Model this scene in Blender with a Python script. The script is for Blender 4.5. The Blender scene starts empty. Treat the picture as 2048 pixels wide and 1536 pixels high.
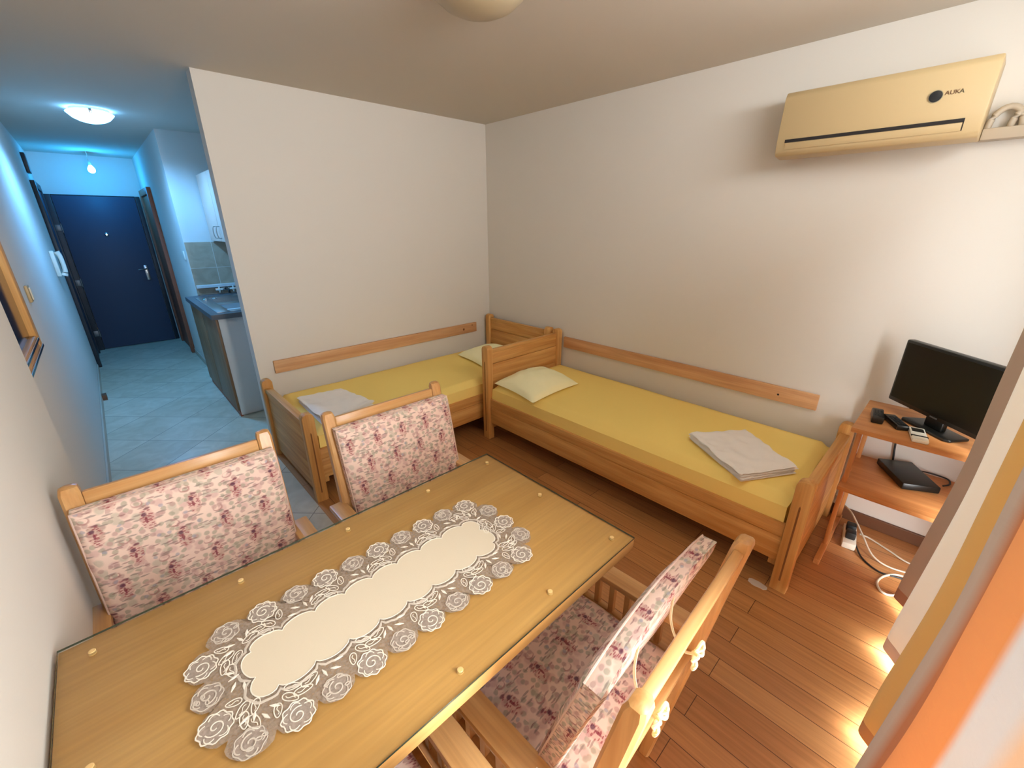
import bpy, bmesh, math, random
from mathutils import Vector, Matrix, noise
random.seed(7)
C = bpy.context.scene.collection
PI = math.pi
ID = Matrix.Identity(4)

# ------------------------------------------------------------------ materials
def mat(name):
    m = bpy.data.materials.new(name); m.use_nodes = True
    return m, m.node_tree.nodes, m.node_tree.links, m.node_tree.nodes['Principled BSDF']

def lin(r, g, b):
    def f(c):
        c /= 255.0
        return c/12.92 if c <= .04045 else ((c+.055)/1.055)**2.4
    return (f(r), f(g), f(b), 1)

def plain(name, col, rough=.5, metal=0, spec=.5, coat=0, bump=0, bscale=80, var=0):
    m, N, L, P = mat(name)
    P.inputs['Base Color'].default_value = col
    P.inputs['Roughness'].default_value = rough
    P.inputs['Metallic'].default_value = metal
    P.inputs['Specular IOR Level'].default_value = spec
    P.inputs['Coat Weight'].default_value = coat
    if bump or var:
        tc = N.new('ShaderNodeTexCoord'); nz = N.new('ShaderNodeTexNoise')
        nz.inputs['Scale'].default_value = bscale; nz.inputs['Detail'].default_value = 4
        L.new(tc.outputs['Object'], nz.inputs['Vector'])
        if bump:
            b = N.new('ShaderNodeBump'); b.inputs['Strength'].default_value = bump; b.inputs['Distance'].default_value = .004
            L.new(nz.outputs['Fac'], b.inputs['Height']); L.new(b.outputs['Normal'], P.inputs['Normal'])
        if var:
            mx = N.new('ShaderNodeMixRGB'); mx.inputs[1].default_value = tuple(c*(1-var) for c in col[:3])+(1,)
            mx.inputs[2].default_value = tuple(min(1, c*(1+var)) for c in col[:3])+(1,)
            L.new(nz.outputs['Fac'], mx.inputs[0]); L.new(mx.outputs[0], P.inputs['Base Color'])
    return m

def wood(name, c1, c2, axis, rough=.42, spec=.4, fine=1.0, coat=0):
    """oak-like grain running along one local axis"""
    m, N, L, P = mat(name)
    tc = N.new('ShaderNodeTexCoord'); mp = N.new('ShaderNodeMapping')
    s = [26*fine, 26*fine, 26*fine]; s['XYZ'.index(axis)] = 1.3
    mp.inputs['Scale'].default_value = s
    L.new(tc.outputs['Object'], mp.inputs['Vector'])
    n1 = N.new('ShaderNodeTexNoise'); n1.inputs['Scale'].default_value = 1.0; n1.inputs['Detail'].default_value = 5
    n1.inputs['Distortion'].default_value = .6
    L.new(mp.outputs[0], n1.inputs['Vector'])
    mp2 = N.new('ShaderNodeMapping'); s2 = [140, 140, 140]; s2['XYZ'.index(axis)] = 5
    mp2.inputs['Scale'].default_value = s2; L.new(tc.outputs['Object'], mp2.inputs['Vector'])
    n2 = N.new('ShaderNodeTexNoise'); n2.inputs['Scale'].default_value = 1; n2.inputs['Detail'].default_value = 2
    L.new(mp2.outputs[0], n2.inputs['Vector'])
    r = N.new('ShaderNodeValToRGB'); r.color_ramp.elements[0].position = .32; r.color_ramp.elements[1].position = .7
    r.color_ramp.elements[0].color = c2; r.color_ramp.elements[1].color = c1
    L.new(n1.outputs['Fac'], r.inputs['Fac'])
    mx = N.new('ShaderNodeMixRGB'); mx.blend_type = 'MULTIPLY'; mx.inputs[0].default_value = .35
    L.new(r.outputs[0], mx.inputs[1]); L.new(n2.outputs['Fac'], mx.inputs[2])
    g = N.new('ShaderNodeMixRGB'); g.blend_type = 'ADD'; g.inputs[0].default_value = .12
    L.new(mx.outputs[0], g.inputs[1]); L.new(r.outputs[0], g.inputs[2])
    L.new(g.outputs[0], P.inputs['Base Color'])
    P.inputs['Roughness'].default_value = rough; P.inputs['Specular IOR Level'].default_value = spec
    P.inputs['Coat Weight'].default_value = coat; P.inputs['Coat Roughness'].default_value = .15
    b = N.new('ShaderNodeBump'); b.inputs['Strength'].default_value = .12; b.inputs['Distance'].default_value = .002
    L.new(n2.outputs['Fac'], b.inputs['Height']); L.new(b.outputs['Normal'], P.inputs['Normal'])
    return m

def woods(name, c1, c2, **k):
    return {a: wood(name+'_'+a.lower(), c1, c2, a, **k) for a in 'XYZ'}

OAK = woods('oak', lin(226, 176, 108), lin(194, 136, 72), rough=.5, spec=.3)
BEECH = woods('beech', lin(214, 168, 112), lin(190, 138, 82), rough=.32, spec=.45, coat=.06)
PINE = woods('pine', lin(224, 178, 132), lin(198, 146, 100), rough=.55, fine=.8)
SHELF = woods('beech_veneer', lin(212, 150, 92), lin(188, 124, 70), rough=.45)
M = {}
M['wall'] = plain('wall_paint', lin(217, 212, 204), .93, spec=.15, bump=.06, bscale=220)
M['ceil'] = plain('ceiling_paint', lin(204, 196, 184), .95, spec=.1, bump=.05, bscale=200)
M['white'] = plain('white_laminate', lin(214, 210, 205), .4)
M['plastic'] = plain('white_plastic', lin(226, 222, 208), .4)
M['beige'] = plain('beige_plastic', lin(182, 168, 148), .5)
M['cream'] = plain('aged_cream_plastic', lin(186, 163, 122), .38, spec=.4)
M['black'] = plain('black_plastic', lin(20, 21, 19), .35)
M['screen'] = plain('black_screen', lin(26, 27, 23), .3, spec=.35)
M['darkslot'] = plain('dark_slot', lin(24, 18, 18), .7)
M['chrome'] = plain('chrome', (.8, .8, .8, 1), .15, metal=1)
M['steel'] = plain('brushed_steel', (.5, .5, .5, 1), .28, metal=1)
M['door'] = plain('dark_door_laminate', lin(62, 72, 92), .5, spec=.3)
M['doorframe'] = plain('dark_door_frame', lin(38, 38, 44), .45)
M['hinge'] = plain('grey_hinge', lin(110, 112, 114), .4, metal=.6)
M['brownframe'] = plain('brown_door_frame', lin(158, 86, 58), .5, var=.15, bscale=30)
M['counter'] = plain('grey_worktop', lin(92, 90, 92), .35, var=.12, bscale=150)
M['cabdoor'] = wood('brown_cabinet_front', lin(150, 112, 76), lin(122, 86, 54), 'Z', rough=.45)
M['beigecab'] = plain('beige_cabinet_front', lin(222, 186, 166), .4)
M['cable_w'] = plain('white_cable', lin(206, 196, 178), .5)
M['cable_b'] = plain('black_cable', lin(28, 26, 26), .5)
M['glassedge'] = plain('glass_edge', lin(58, 66, 52), .15)
M['groove'] = plain('dark_oak_groove', lin(128, 80, 38), .7)
M['baseboard'] = plain('brown_baseboard', lin(104, 66, 42), .5, var=.1, bscale=25)
M['baseboard_hall'] = plain('hall_baseboard', lin(190, 176, 158), .5)
M['dot'] = plain('clear_bumper', lin(222, 184, 122), .3, spec=.5)
M['yellow'] = plain('yellow_sheet', lin(252, 224, 134), .9, spec=.1, bump=.1, bscale=600, var=.04)
M['pillow'] = plain('pale_yellow_cotton', lin(253, 250, 206), .9, spec=.1, bump=.08, bscale=500)
M['towel'] = plain('white_terry', lin(246, 243, 240), .95, spec=.05, bump=.5, bscale=420)
M['pipe'] = plain('mauve_piping', lin(206, 178, 164), .9)
M['rope'] = plain('cream_tie', lin(222, 204, 164), .9)
M['cloth'] = plain('cream_linen', lin(212, 198, 174), .9, spec=.1, bump=.15, bscale=900)
M['cord'] = plain('white_embroidery', lin(226, 218, 204), .85)
M['thread'] = plain('pale_grey_thread', lin(196, 184, 170), .9)
M['badge'] = plain('badge_black', lin(24, 26, 30), .25)
M['ring'] = plain('badge_ring', lin(150, 140, 112), .4)
M['ink_brown'] = plain('ink_brown', lin(98, 64, 36), .6)
M['ink_green'] = plain('ink_green', lin(60, 58, 34), .6)
M['frost'] = plain('frosted_glass', lin(176, 160, 130), .35, spec=.5)
M['plug'] = plain('black_adapter', lin(24, 26, 28), .5)

# floor boards
def floor_wood():
    m, N, L, P = mat('wood_floor')
    tc = N.new('ShaderNodeTexCoord'); mp = N.new('ShaderNodeMapping')
    mp.inputs['Rotation'].default_value = (0, 0, PI/2)
    L.new(tc.outputs['Object'], mp.inputs['Vector'])
    br = N.new('ShaderNodeTexBrick'); br.offset = .37; br.inputs['Scale'].default_value = 1
    br.inputs['Brick Width'].default_value = .95; br.inputs['Row Height'].default_value = .095
    br.inputs['Mortar Size'].default_value = .0014; br.inputs['Mortar Smooth'].default_value = .3
    br.inputs['Color1'].default_value = lin(196, 142, 90); br.inputs['Color2'].default_value = lin(176, 120, 72)
    br.inputs['Mortar'].default_value = lin(84, 46, 24)
    L.new(mp.outputs[0], br.inputs['Vector'])
    mp2 = N.new('ShaderNodeMapping'); mp2.inputs['Scale'].default_value = (90, 3, 1)
    L.new(tc.outputs['Object'], mp2.inputs['Vector'])
    nz = N.new('ShaderNodeTexNoise'); nz.inputs['Scale'].default_value = 1; nz.inputs['Detail'].default_value = 5
    L.new(mp2.outputs[0], nz.inputs['Vector'])
    r = N.new('ShaderNodeValToRGB'); r.color_ramp.elements[0].position = .3; r.color_ramp.elements[1].position = .72
    r.color_ramp.elements[0].color = (.62, .56, .5, 1); r.color_ramp.elements[1].color = (1.05, 1.03, 1, 1)
    L.new(nz.outputs['Fac'], r.inputs[0])
    mx = N.new('ShaderNodeMixRGB'); mx.blend_type = 'MULTIPLY'; mx.inputs[0].default_value = .7
    L.new(br.outputs['Color'], mx.inputs[1]); L.new(r.outputs[0], mx.inputs[2])
    L.new(mx.outputs[0], P.inputs['Base Color'])
    P.inputs['Roughness'].default_value = .33; P.inputs['Specular IOR Level'].default_value = .45
    b = N.new('ShaderNodeBump'); b.inputs['Strength'].default_value = .15; b.inputs['Distance'].default_value = .002; b.invert = True
    L.new(br.outputs['Fac'], b.inputs['Height']); L.new(b.outputs['Normal'], P.inputs['Normal'])
    return m
M['floor'] = floor_wood()

def tile_mat(name, mode, base1, base2, grout, size, o1, o2, gw, rough):
    m, N, L, P = mat(name)
    tc = N.new('ShaderNodeTexCoord'); sp = N.new('ShaderNodeSeparateXYZ'); L.new(tc.outputs['Object'], sp.inputs[0])
    def mth(op, a, b=None):
        n = N.new('ShaderNodeMath'); n.operation = op
        for i, v in enumerate((a, b)):
            if v is None: continue
            if isinstance(v, (int, float)): n.inputs[i].default_value = v
            else: L.new(v, n.inputs[i])
        return n.outputs[0]
    if mode == 'diag':
        a = mth('ADD', sp.outputs[0], sp.outputs[1]); b = mth('SUBTRACT', sp.outputs[1], sp.outputs[0])
    else:
        a, b = sp.outputs[0], sp.outputs[2]
    a = mth('DIVIDE', mth('SUBTRACT', a, o1), size[0]); b = mth('DIVIDE', mth('SUBTRACT', b, o2), size[1])
    ea = mth('ABSOLUTE', mth('SUBTRACT', mth('FRACT', a), .5)); eb = mth('ABSOLUTE', mth('SUBTRACT', mth('FRACT', b), .5))
    g = mth('GREATER_THAN', mth('MAXIMUM', ea, eb), .5-gw)
    cb = N.new('ShaderNodeCombineXYZ'); L.new(mth('FLOOR', a), cb.inputs[0]); L.new(mth('FLOOR', b), cb.inputs[1])
    wn = N.new('ShaderNodeTexWhiteNoise'); L.new(cb.outputs[0], wn.inputs['Vector'])
    nz = N.new('ShaderNodeTexNoise'); nz.inputs['Scale'].default_value = 7; nz.inputs['Detail'].default_value = 6; nz.inputs['Distortion'].default_value = 1.4
    L.new(tc.outputs['Object'], nz.inputs['Vector'])
    f = mth('ADD', mth('MULTIPLY', nz.outputs['Fac'], .8), mth('MULTIPLY', wn.outputs['Value'], .25))
    r = N.new('ShaderNodeValToRGB'); r.color_ramp.elements[0].position = .3; r.color_ramp.elements[1].position = .75
    r.color_ramp.elements[0].color = base2; r.color_ramp.elements[1].color = base1
    L.new(f, r.inputs[0])
    mx = N.new('ShaderNodeMixRGB'); L.new(g, mx.inputs[0]); L.new(r.outputs[0], mx.inputs[1]); mx.inputs[2].default_value = grout
    L.new(mx.outputs[0], P.inputs['Base Color'])
    P.inputs['Roughness'].default_value = rough
    return m
M['tile'] = tile_mat('floor_tile', 'diag', lin(218, 208, 186), lin(190, 178, 152), lin(140, 128, 108), (.585, .585), -.697, 3.54, .006, .3)
M['splash'] = tile_mat('beige_wall_tile', 'wall', lin(188, 166, 140), lin(158, 134, 108), lin(206, 194, 176), (.33, .25), -1.806, .885, .008, .3)

# floral cotton of the chair cushions (uv is in metres)
def floral():
    m, N, L, P = mat('floral_cotton')
    uv = N.new('ShaderNodeUVMap')
    nz = N.new('ShaderNodeTexNoise'); nz.inputs['Scale'].default_value = 60; nz.inputs['Detail'].default_value = 2
    L.new(uv.outputs[0], nz.inputs['Vector'])
    def vm(op, a, b):
        n = N.new('ShaderNodeVectorMath'); n.operation = op
        for i, v in enumerate((a, b)):
            if isinstance(v, tuple): n.inputs[i].default_value = v
            else: L.new(v, n.inputs[i])
        return n.outputs[0]
    def mth(op, a, b=None, c=None):
        n = N.new('ShaderNodeMath'); n.operation = op
        for i, v in enumerate((a, b, c)):
            if v is None: continue
            if isinstance(v, (int, float)): n.inputs[i].default_value = v
            else: L.new(v, n.inputs[i])
        return n.outputs[0]
    dis = vm('MULTIPLY', vm('SUBTRACT', nz.outputs['Color'], (.5, .5, .5)), (.006, .006, 0))
    P0 = vm('ADD', uv.outputs[0], dis)
    sp = N.new('ShaderNodeSeparateXYZ'); L.new(P0, sp.inputs[0])
    u, v = sp.outputs[0], sp.outputs[1]
    def lattice(ax, ay, ou, ov):
        """centred cell coordinates on a half-drop repeat"""
        rv = mth('DIVIDE', mth('ADD', v, ov), ay)
        row = mth('FLOOR', rv)
        uu = mth('ADD', mth('DIVIDE', mth('ADD', u, ou), ax), mth('MULTIPLY', row, .42))
        cx = mth('MULTIPLY', mth('SUBTRACT', mth('FRACT', uu), .5), ax)
        cy = mth('MULTIPLY', mth('SUBTRACT', mth('FRACT', rv), .5), ay)
        return cx, cy
    def ell(cx, cy, x, y, rx, ry):
        a = mth('DIVIDE', mth('SUBTRACT', cx, x), rx); b = mth('DIVIDE', mth('SUBTRACT', cy, y), ry)
        return mth('SQRT', mth('ADD', mth('MULTIPLY', a, a), mth('MULTIPLY', b, b)))
    def soft(d, lo, hi):
        n = N.new('ShaderNodeMapRange'); n.inputs['From Min'].default_value = lo; n.inputs['From Max'].default_value = hi
        n.inputs['To Min'].default_value = 1; n.inputs['To Max'].default_value = 0
        L.new(d, n.inputs['Value']); return n.outputs[0]
    def vor(scale, vec, rnd=1):
        n = N.new('ShaderNodeTexVoronoi'); n.inputs['Scale'].default_value = scale; n.inputs['Randomness'].default_value = rnd
        n.voronoi_dimensions = '2D'; L.new(vec, n.inputs['Vector'])
        s = N.new('ShaderNodeSeparateColor'); L.new(n.outputs['Color'], s.inputs[0])
        return n.outputs['Distance'], s.outputs[0], s.outputs[1]
    cur = [None]
    base = N.new('ShaderNodeMixRGB'); base.inputs[1].default_value = lin(232, 208, 190); base.inputs[2].default_value = lin(222, 192, 180)
    n2 = N.new('ShaderNodeTexNoise'); n2.inputs['Scale'].default_value = 14; L.new(uv.outputs[0], n2.inputs['Vector'])
    L.new(n2.outputs['Fac'], base.inputs[0]); cur[0] = base.outputs[0]
    def layer(mask, col, k=1):
        n = N.new('ShaderNodeMixRGB'); L.new(mth('MULTIPLY', mask, k) if k != 1 else mask, n.inputs[0])
        L.new(cur[0], n.inputs[1])
        if isinstance(col, tuple): n.inputs[2].default_value = col
        else: L.new(col, n.inputs[2])
        cur[0] = n.outputs[0]
    # pale petals and grey-green leaves
    d, r, g = vor(40, vm('ADD', P0, (.3, .7, 0)))
    big = N.new('ShaderNodeMixRGB'); big.inputs[1].default_value = lin(190, 178, 160); big.inputs[2].default_value = lin(206, 170, 162)
    L.new(mth('GREATER_THAN', g, .5), big.inputs[0])
    layer(mth('MULTIPLY', soft(d, .3, .52), mth('GREATER_THAN', r, .3)), big.outputs[0], .75)
    d, r, g = vor(58, P0)
    leafcol = N.new('ShaderNodeMixRGB'); leafcol.inputs[1].default_value = lin(150, 146, 126); leafcol.inputs[2].default_value = lin(176, 138, 132)
    L.new(mth('GREATER_THAN', g, .62), leafcol.inputs[0])
    layer(mth('MULTIPLY', soft(d, .28, .46), mth('GREATER_THAN', r, .34)), leafcol.outputs[0], .62)
    # thin slanted sprigs
    mp = N.new('ShaderNodeMapping'); mp.inputs['Rotation'].default_value = (0, 0, .7); mp.inputs['Scale'].default_value = (.36, 1.7, 1)
    L.new(P0, mp.inputs['Vector'])
    d, r, g = vor(62, mp.outputs[0])
    layer(mth('MULTIPLY', soft(d, .18, .3), mth('GREATER_THAN', r, .6)), lin(140, 124, 118), .7)
    mp = N.new('ShaderNodeMapping'); mp.inputs['Rotation'].default_value = (0, 0, -.35); mp.inputs['Scale'].default_value = (.42, 1.8, 1)
    L.new(P0, mp.inputs['Vector'])
    d, r, g = vor(66, mp.outputs[0])
    layer(mth('MULTIPLY', soft(d, .18, .28), mth('GREATER_THAN', r, .72)), lin(140, 98, 98), .6)
    # blue-grey accents
    d, r, g = vor(44, P0)
    layer(mth('MULTIPLY', soft(d, .16, .26), mth('GREATER_THAN', r, .86)), lin(150, 150, 164), .6)
    # burgundy sprays on the repeat
    cx, cy = lattice(.105, .09, .013, .02)
    area = soft(ell(cx, cy, 0, 0, .017, .036), .75, 1.05)
    layer(area, lin(196, 148, 138), .5)
    mp = N.new('ShaderNodeMapping'); mp.inputs['Rotation'].default_value = (0, 0, .5); mp.inputs['Scale'].default_value = (.6, 1.5, 1)
    L.new(P0, mp.inputs['Vector'])
    d, r, g = vor(150, mp.outputs[0])
    layer(mth('MULTIPLY', mth('MULTIPLY', soft(d, .3, .42), mth('GREATER_THAN', r, .4)), area), lin(150, 74, 82), .8)
    layer(soft(ell(cx, cy, .005, .014, .0068, .0068), .6, 1.1), lin(92, 54, 74), .85)
    layer(soft(ell(cx, cy, -.004, .028, .008, .004), .6, 1.1), lin(116, 66, 78), .8)
    layer(soft(ell(cx, cy, .003, -.002, .0035, .011), .6, 1.1), lin(126, 48, 64), .8)
    # small second flower between
    cx, cy = lattice(.105, .09, .062, .062)
    ring = mth('MULTIPLY', soft(ell(cx, cy, 0, 0, .013, .01), .8, 1.1), mth('GREATER_THAN', ell(cx, cy, .001, .002, .010, .007), 1))
    layer(ring, lin(166, 116, 112), .7)
    L.new(cur[0], P.inputs['Base Color'])
    P.inputs['Roughness'].default_value = .9; P.inputs['Specular IOR Level'].default_value = .1
    wv = N.new('ShaderNodeTexNoise'); wv.inputs['Scale'].default_value = 900; L.new(uv.outputs[0], wv.inputs['Vector'])
    b = N.new('ShaderNodeBump'); b.inputs['Strength'].default_value = .1; b.inputs['Distance'].default_value = .001
    L.new(wv.outputs['Fac'], b.inputs['Height']); L.new(b.outputs['Normal'], P.inputs['Normal'])
    return m
M['floral'] = floral()

# see-through net of the table runner
def net(name, a0, a1, col):
    m, N, L, P = mat(name)
    tc = N.new('ShaderNodeTexCoord')
    nz = N.new('ShaderNodeTexNoise'); nz.inputs['Scale'].default_value = 160; nz.inputs['Detail'].default_value = 3
    L.new(tc.outputs['Object'], nz.inputs['Vector'])
    mr = N.new('ShaderNodeMapRange'); mr.inputs['From Min'].default_value = .35; mr.inputs['From Max'].default_value = .65
    mr.inputs['To Min'].default_value = a0; mr.inputs['To Max'].default_value = a1
    L.new(nz.outputs['Fac'], mr.inputs['Value'])
    P.inputs['Base Color'].default_value = col; P.inputs['Roughness'].default_value = .9
    L.new(mr.outputs[0], P.inputs['Alpha'])
    return m
M['net'] = net('lace_net', .42, .66, lin(170, 154, 140)); M['lacegrey'] = net('dense_lace', .62, .88, lin(172, 156, 144))

def thin_glass():
    m, N, L, P = mat('table_glass')
    N.remove(P)
    tr = N.new('ShaderNodeBsdfTransparent'); tr.inputs[0].default_value = (.97, .98, .95, 1)
    gl = N.new('ShaderNodeBsdfGlossy'); gl.inputs['Roughness'].default_value = .12
    fr = N.new('ShaderNodeLayerWeight'); pw = N.new('ShaderNodeMath'); pw.operation = 'POWER'; pw.inputs[1].default_value = 4.5
    L.new(fr.outputs['Facing'], pw.inputs[0]); ma = N.new('ShaderNodeMath'); ma.operation = 'MULTIPLY_ADD'; ma.inputs[1].default_value = .6; ma.inputs[2].default_value = .03
    L.new(pw.outputs[0], ma.inputs[0])
    mx = N.new('ShaderNodeMixShader')
    L.new(ma.outputs[0], mx.inputs[0]); L.new(tr.outputs[0], mx.inputs[1]); L.new(gl.outputs[0], mx.inputs[2])
    L.new(mx.outputs[0], N['Material Output'].inputs['Surface'])
    return m
M['glass'] = thin_glass()

def emit(name, col, s):
    m, N, L, P = mat(name)
    P.inputs['Base Color'].default_value = (.9, .9, .9, 1)
    P.inputs['Emission Color'].default_value = col; P.inputs['Emission Strength'].default_value = s
    return m
M['lampglass'] = emit('lit_lamp_glass', (.14, .48, 1, 1), 14)
M['bulb'] = emit('lit_bulb', (.4, .75, 1, 1), 8)

# striped curtain: stripe colours along the cloth, stored in the uv
def curtain_mat(stops):
    m, N, L, P = mat('striped_curtain')
    uv = N.new('ShaderNodeUVMap'); sp = N.new('ShaderNodeSeparateXYZ'); L.new(uv.outputs[0], sp.inputs[0])
    r = N.new('ShaderNodeValToRGB'); cr = r.color_ramp; cr.interpolation = 'LINEAR'
    cr.elements[0].position = stops[0][0]; cr.elements[0].color = stops[0][1]
    cr.elements[1].position = stops[1][0]; cr.elements[1].color = stops[1][1]
    for p, c in stops[2:]:
        e = cr.elements.new(p); e.color = c
    L.new(sp.outputs[0], r.inputs[0])
    N.remove(P)
    df = N.new('ShaderNodeBsdfDiffuse'); tl = N.new('ShaderNodeBsdfTranslucent'); mx = N.new('ShaderNodeMixShader')
    mx.inputs[0].default_value = .012
    pale = N.new('ShaderNodeMixRGB'); pale.inputs[0].default_value = .2; pale.inputs[2].default_value = (.92, .88, .8, 1)
    hem = N.new('ShaderNodeMath'); hem.operation = 'LESS_THAN'; hem.inputs[1].default_value = .085; L.new(sp.outputs[1], hem.inputs[0])
    hf = N.new('ShaderNodeMath'); hf.operation = 'MULTIPLY'; hf.inputs[1].default_value = .65; L.new(hem.outputs[0], hf.inputs[0])
    hm = N.new('ShaderNodeMixRGB'); L.new(hf.outputs[0], hm.inputs[0]); L.new(r.outputs[0], hm.inputs[1]); hm.inputs[2].default_value = lin(150, 84, 34)
    L.new(hm.outputs[0], pale.inputs[1]); L.new(hm.outputs[0], df.inputs[0]); L.new(pale.outputs[0], tl.inputs[0])
    mp = N.new('ShaderNodeMapping'); mp.inputs['Scale'].default_value = (60, 90, 1); L.new(uv.outputs[0], mp.inputs['Vector'])
    nz = N.new('ShaderNodeTexNoise'); nz.inputs['Scale'].default_value = 1; nz.inputs['Detail'].default_value = 3
    L.new(mp.outputs[0], nz.inputs['Vector'])
    b = N.new('ShaderNodeBump'); b.inputs['Strength'].default_value = .35; b.inputs['Distance'].default_value = .003
    L.new(nz.outputs['Fac'], b.inputs['Height']); L.new(b.outputs['Normal'], df.inputs['Normal'])
    L.new(df.outputs[0], mx.inputs[1]); L.new(tl.outputs[0], mx.inputs[2])
    L.new(mx.outputs[0], N['Material Output'].inputs['Surface'])
    return m

# ------------------------------------------------------------------ mesh helpers
def merge(bm, other, mtx=ID, mi=0):
    me = bpy.data.meshes.new('tmp'); other.to_mesh(me); other.free()
    n0 = len(bm.faces); bm.from_mesh(me); bpy.data.meshes.remove(me)
    bm.verts.ensure_lookup_table(); bm.faces.ensure_lookup_table()
    fs = bm.faces[n0:]
    vs = set(v for f in fs for v in f.verts)
    if mtx != ID: bmesh.ops.transform(bm, matrix=mtx, verts=list(vs))
    for f in fs:
        if mi: f.material_index = mi
    return bm

def box(bm, x0, x1, y0, y1, z0, z1, bev=0, seg=2, mtx=ID, mi=0):
    t = bmesh.new()
    bmesh.ops.create_cube(t, size=1)
    for v in t.verts:
        v.co = Vector(((x0+x1)/2+v.co.x*(x1-x0), (y0+y1)/2+v.co.y*(y1-y0), (z0+z1)/2+v.co.z*(z1-z0)))
    if bev: bmesh.ops.bevel(t, geom=list(t.edges), offset=bev, segments=seg, affect='EDGES', profile=.5)
    return merge(bm, t, mtx, mi)

def beam(bm, p0, p1, w, d, up=(1, 0, 0), bev=.003, seg=2):
    """square bar from p0 to p1; w across 'up', d the other way"""
    p0, p1 = Vector(p0), Vector(p1); z = (p1-p0).normalized(); x = Vector(up); x = (x-z*x.dot(z)).normalized(); y = z.cross(x)
    ln = (p1-p0).length
    m = Matrix((x, y, z)).transposed().to_4x4(); m.translation = p0
    return box(bm, -w/2, w/2, -d/2, d/2, 0, ln, bev, seg, m)

def prism(bm, pts, axis, a0, a1, bev=0, mtx=ID, seg=2):
    """extrude a 2-D outline along one axis (pts give the other two, in xyz order)"""
    t = bmesh.new(); k = 'xyz'.index(axis)
    def mk(p, a):
        c = list(p); c.insert(k, a); return t.verts.new(c)
    A = [mk(p, a0) for p in pts]; B = [mk(p, a1) for p in pts]; n = len(pts)
    t.faces.new(A); t.faces.new(list(reversed(B)))
    for i in range(n): t.faces.new((A[i], B[i], B[(i+1) % n], A[(i+1) % n]))
    bmesh.ops.recalc_face_normals(t, faces=list(t.faces))
    if bev: bmesh.ops.bevel(t, geom=list(t.edges), offset=bev, segments=seg, affect='EDGES', profile=.5)
    return merge(bm, t, mtx)

def tube(bm, pts, r, n=8, flat=1, closed=False):
    pts = [Vector(p) for p in pts]; rings = []; N = len(pts)
    for i, p in enumerate(pts):
        a = pts[(i-1) % N] if closed or i > 0 else p; b = pts[(i+1) % N] if closed or i < N-1 else p
        t = (b-a).normalized() if (b-a).length > 1e-9 else Vector((0, 0, 1))
        ref = Vector((0, 0, 1)) if abs(t.z) < .95 else Vector((1, 0, 0))
        x = t.cross(ref).normalized(); y = x.cross(t)
        rr = r(i/(N-1)) if callable(r) else r
        rings.append([bm.verts.new(p+x*math.cos(2*PI*k/n)*rr+y*math.sin(2*PI*k/n)*rr*flat) for k in range(n)])
    for i in range(N if closed else N-1):
        A, B = rings[i], rings[(i+1) % N]
        for k in range(n): bm.faces.new((A[k], A[(k+1) % n], B[(k+1) % n], B[k]))
    if not closed:
        bm.faces.new(list(reversed(rings[0]))); bm.faces.new(rings[-1])
    return bm

def lathe(bm, prof, c=(0, 0, 0), n=32, axis='z'):
    c = Vector(c); rings = []
    for r, h in prof:
        ring = []
        for k in range(n):
            a = 2*PI*k/n; q = (r*math.cos(a), r*math.sin(a))
            p = {'z': (q[0], q[1], h), 'x': (h, q[0], q[1]), 'y': (q[0], h, q[1])}[axis]
            ring.append(bm.verts.new(c+Vector(p)))
        rings.append(ring)
    for A, B in zip(rings, rings[1:]):
        for k in range(n): bm.faces.new((A[k], A[(k+1) % n], B[(k+1) % n], B[k]))
    bm.faces.new(list(reversed(rings[0]))); bm.faces.new(rings[-1])
    bmesh.ops.recalc_face_normals(bm, faces=list(bm.faces))
    return bm

def catmull(pts, k=8, closed=False):
    pts = [Vector(p) for p in pts]; out = []; n = len(pts)
    for i in range(n if closed else n-1):
        g = (lambda j: pts[j % n]) if closed else (lambda j: pts[max(0, min(n-1, j))])
        p0, p1, p2, p3 = g(i-1), g(i), g(i+1), g(i+2)
        for s in range(k):
            t = s/k
            out.append(.5*((2*p1)+(p2-p0)*t+(2*p0-5*p1+4*p2-p3)*t*t+(3*p1-p0-3*p2+p3)*t**3))
    if not closed: out.append(pts[-1])
    return out

def obj(name, bm, m, parent=None, smooth=True, angle=40):
    me = bpy.data.meshes.new(name); bm.to_mesh(me); bm.free()
    for x in (m if isinstance(m, (list, tuple)) else [m]): me.materials.append(x)
    if smooth:
        me.polygons.foreach_set('use_smooth', [True]*len(me.polygons))
        try: me.set_sharp_from_angle(angle=math.radians(angle))
        except Exception: pass
    o = bpy.data.objects.new(name, me); C.objects.link(o)
    if parent: o.parent = parent
    return o

def tag(o, label, cat, group=None):
    o['label'] = label; o['category'] = cat
    if group: o['group'] = group
    return o
def thing(name, label, cat, loc=(0, 0, 0), rotz=0, group=None):
    o = bpy.data.objects.new(name, None); C.objects.link(o); o.empty_display_size = .1
    o.location = loc; o.rotation_euler = (0, 0, rotz)
    return tag(o, label, cat, group)
def struct(name, bm, m, parent=None, smooth=False):
    o = obj(name, bm, m, parent, smooth)
    if not parent: o['kind'] = 'structure'
    return o
def sempty(name, loc=(0, 0, 0)):
    o = bpy.data.objects.new(name, None); C.objects.link(o); o.location = loc; o['kind'] = 'structure'; return o
def B(*a, **k): return box(bmesh.new(), *a, **k)

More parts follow.
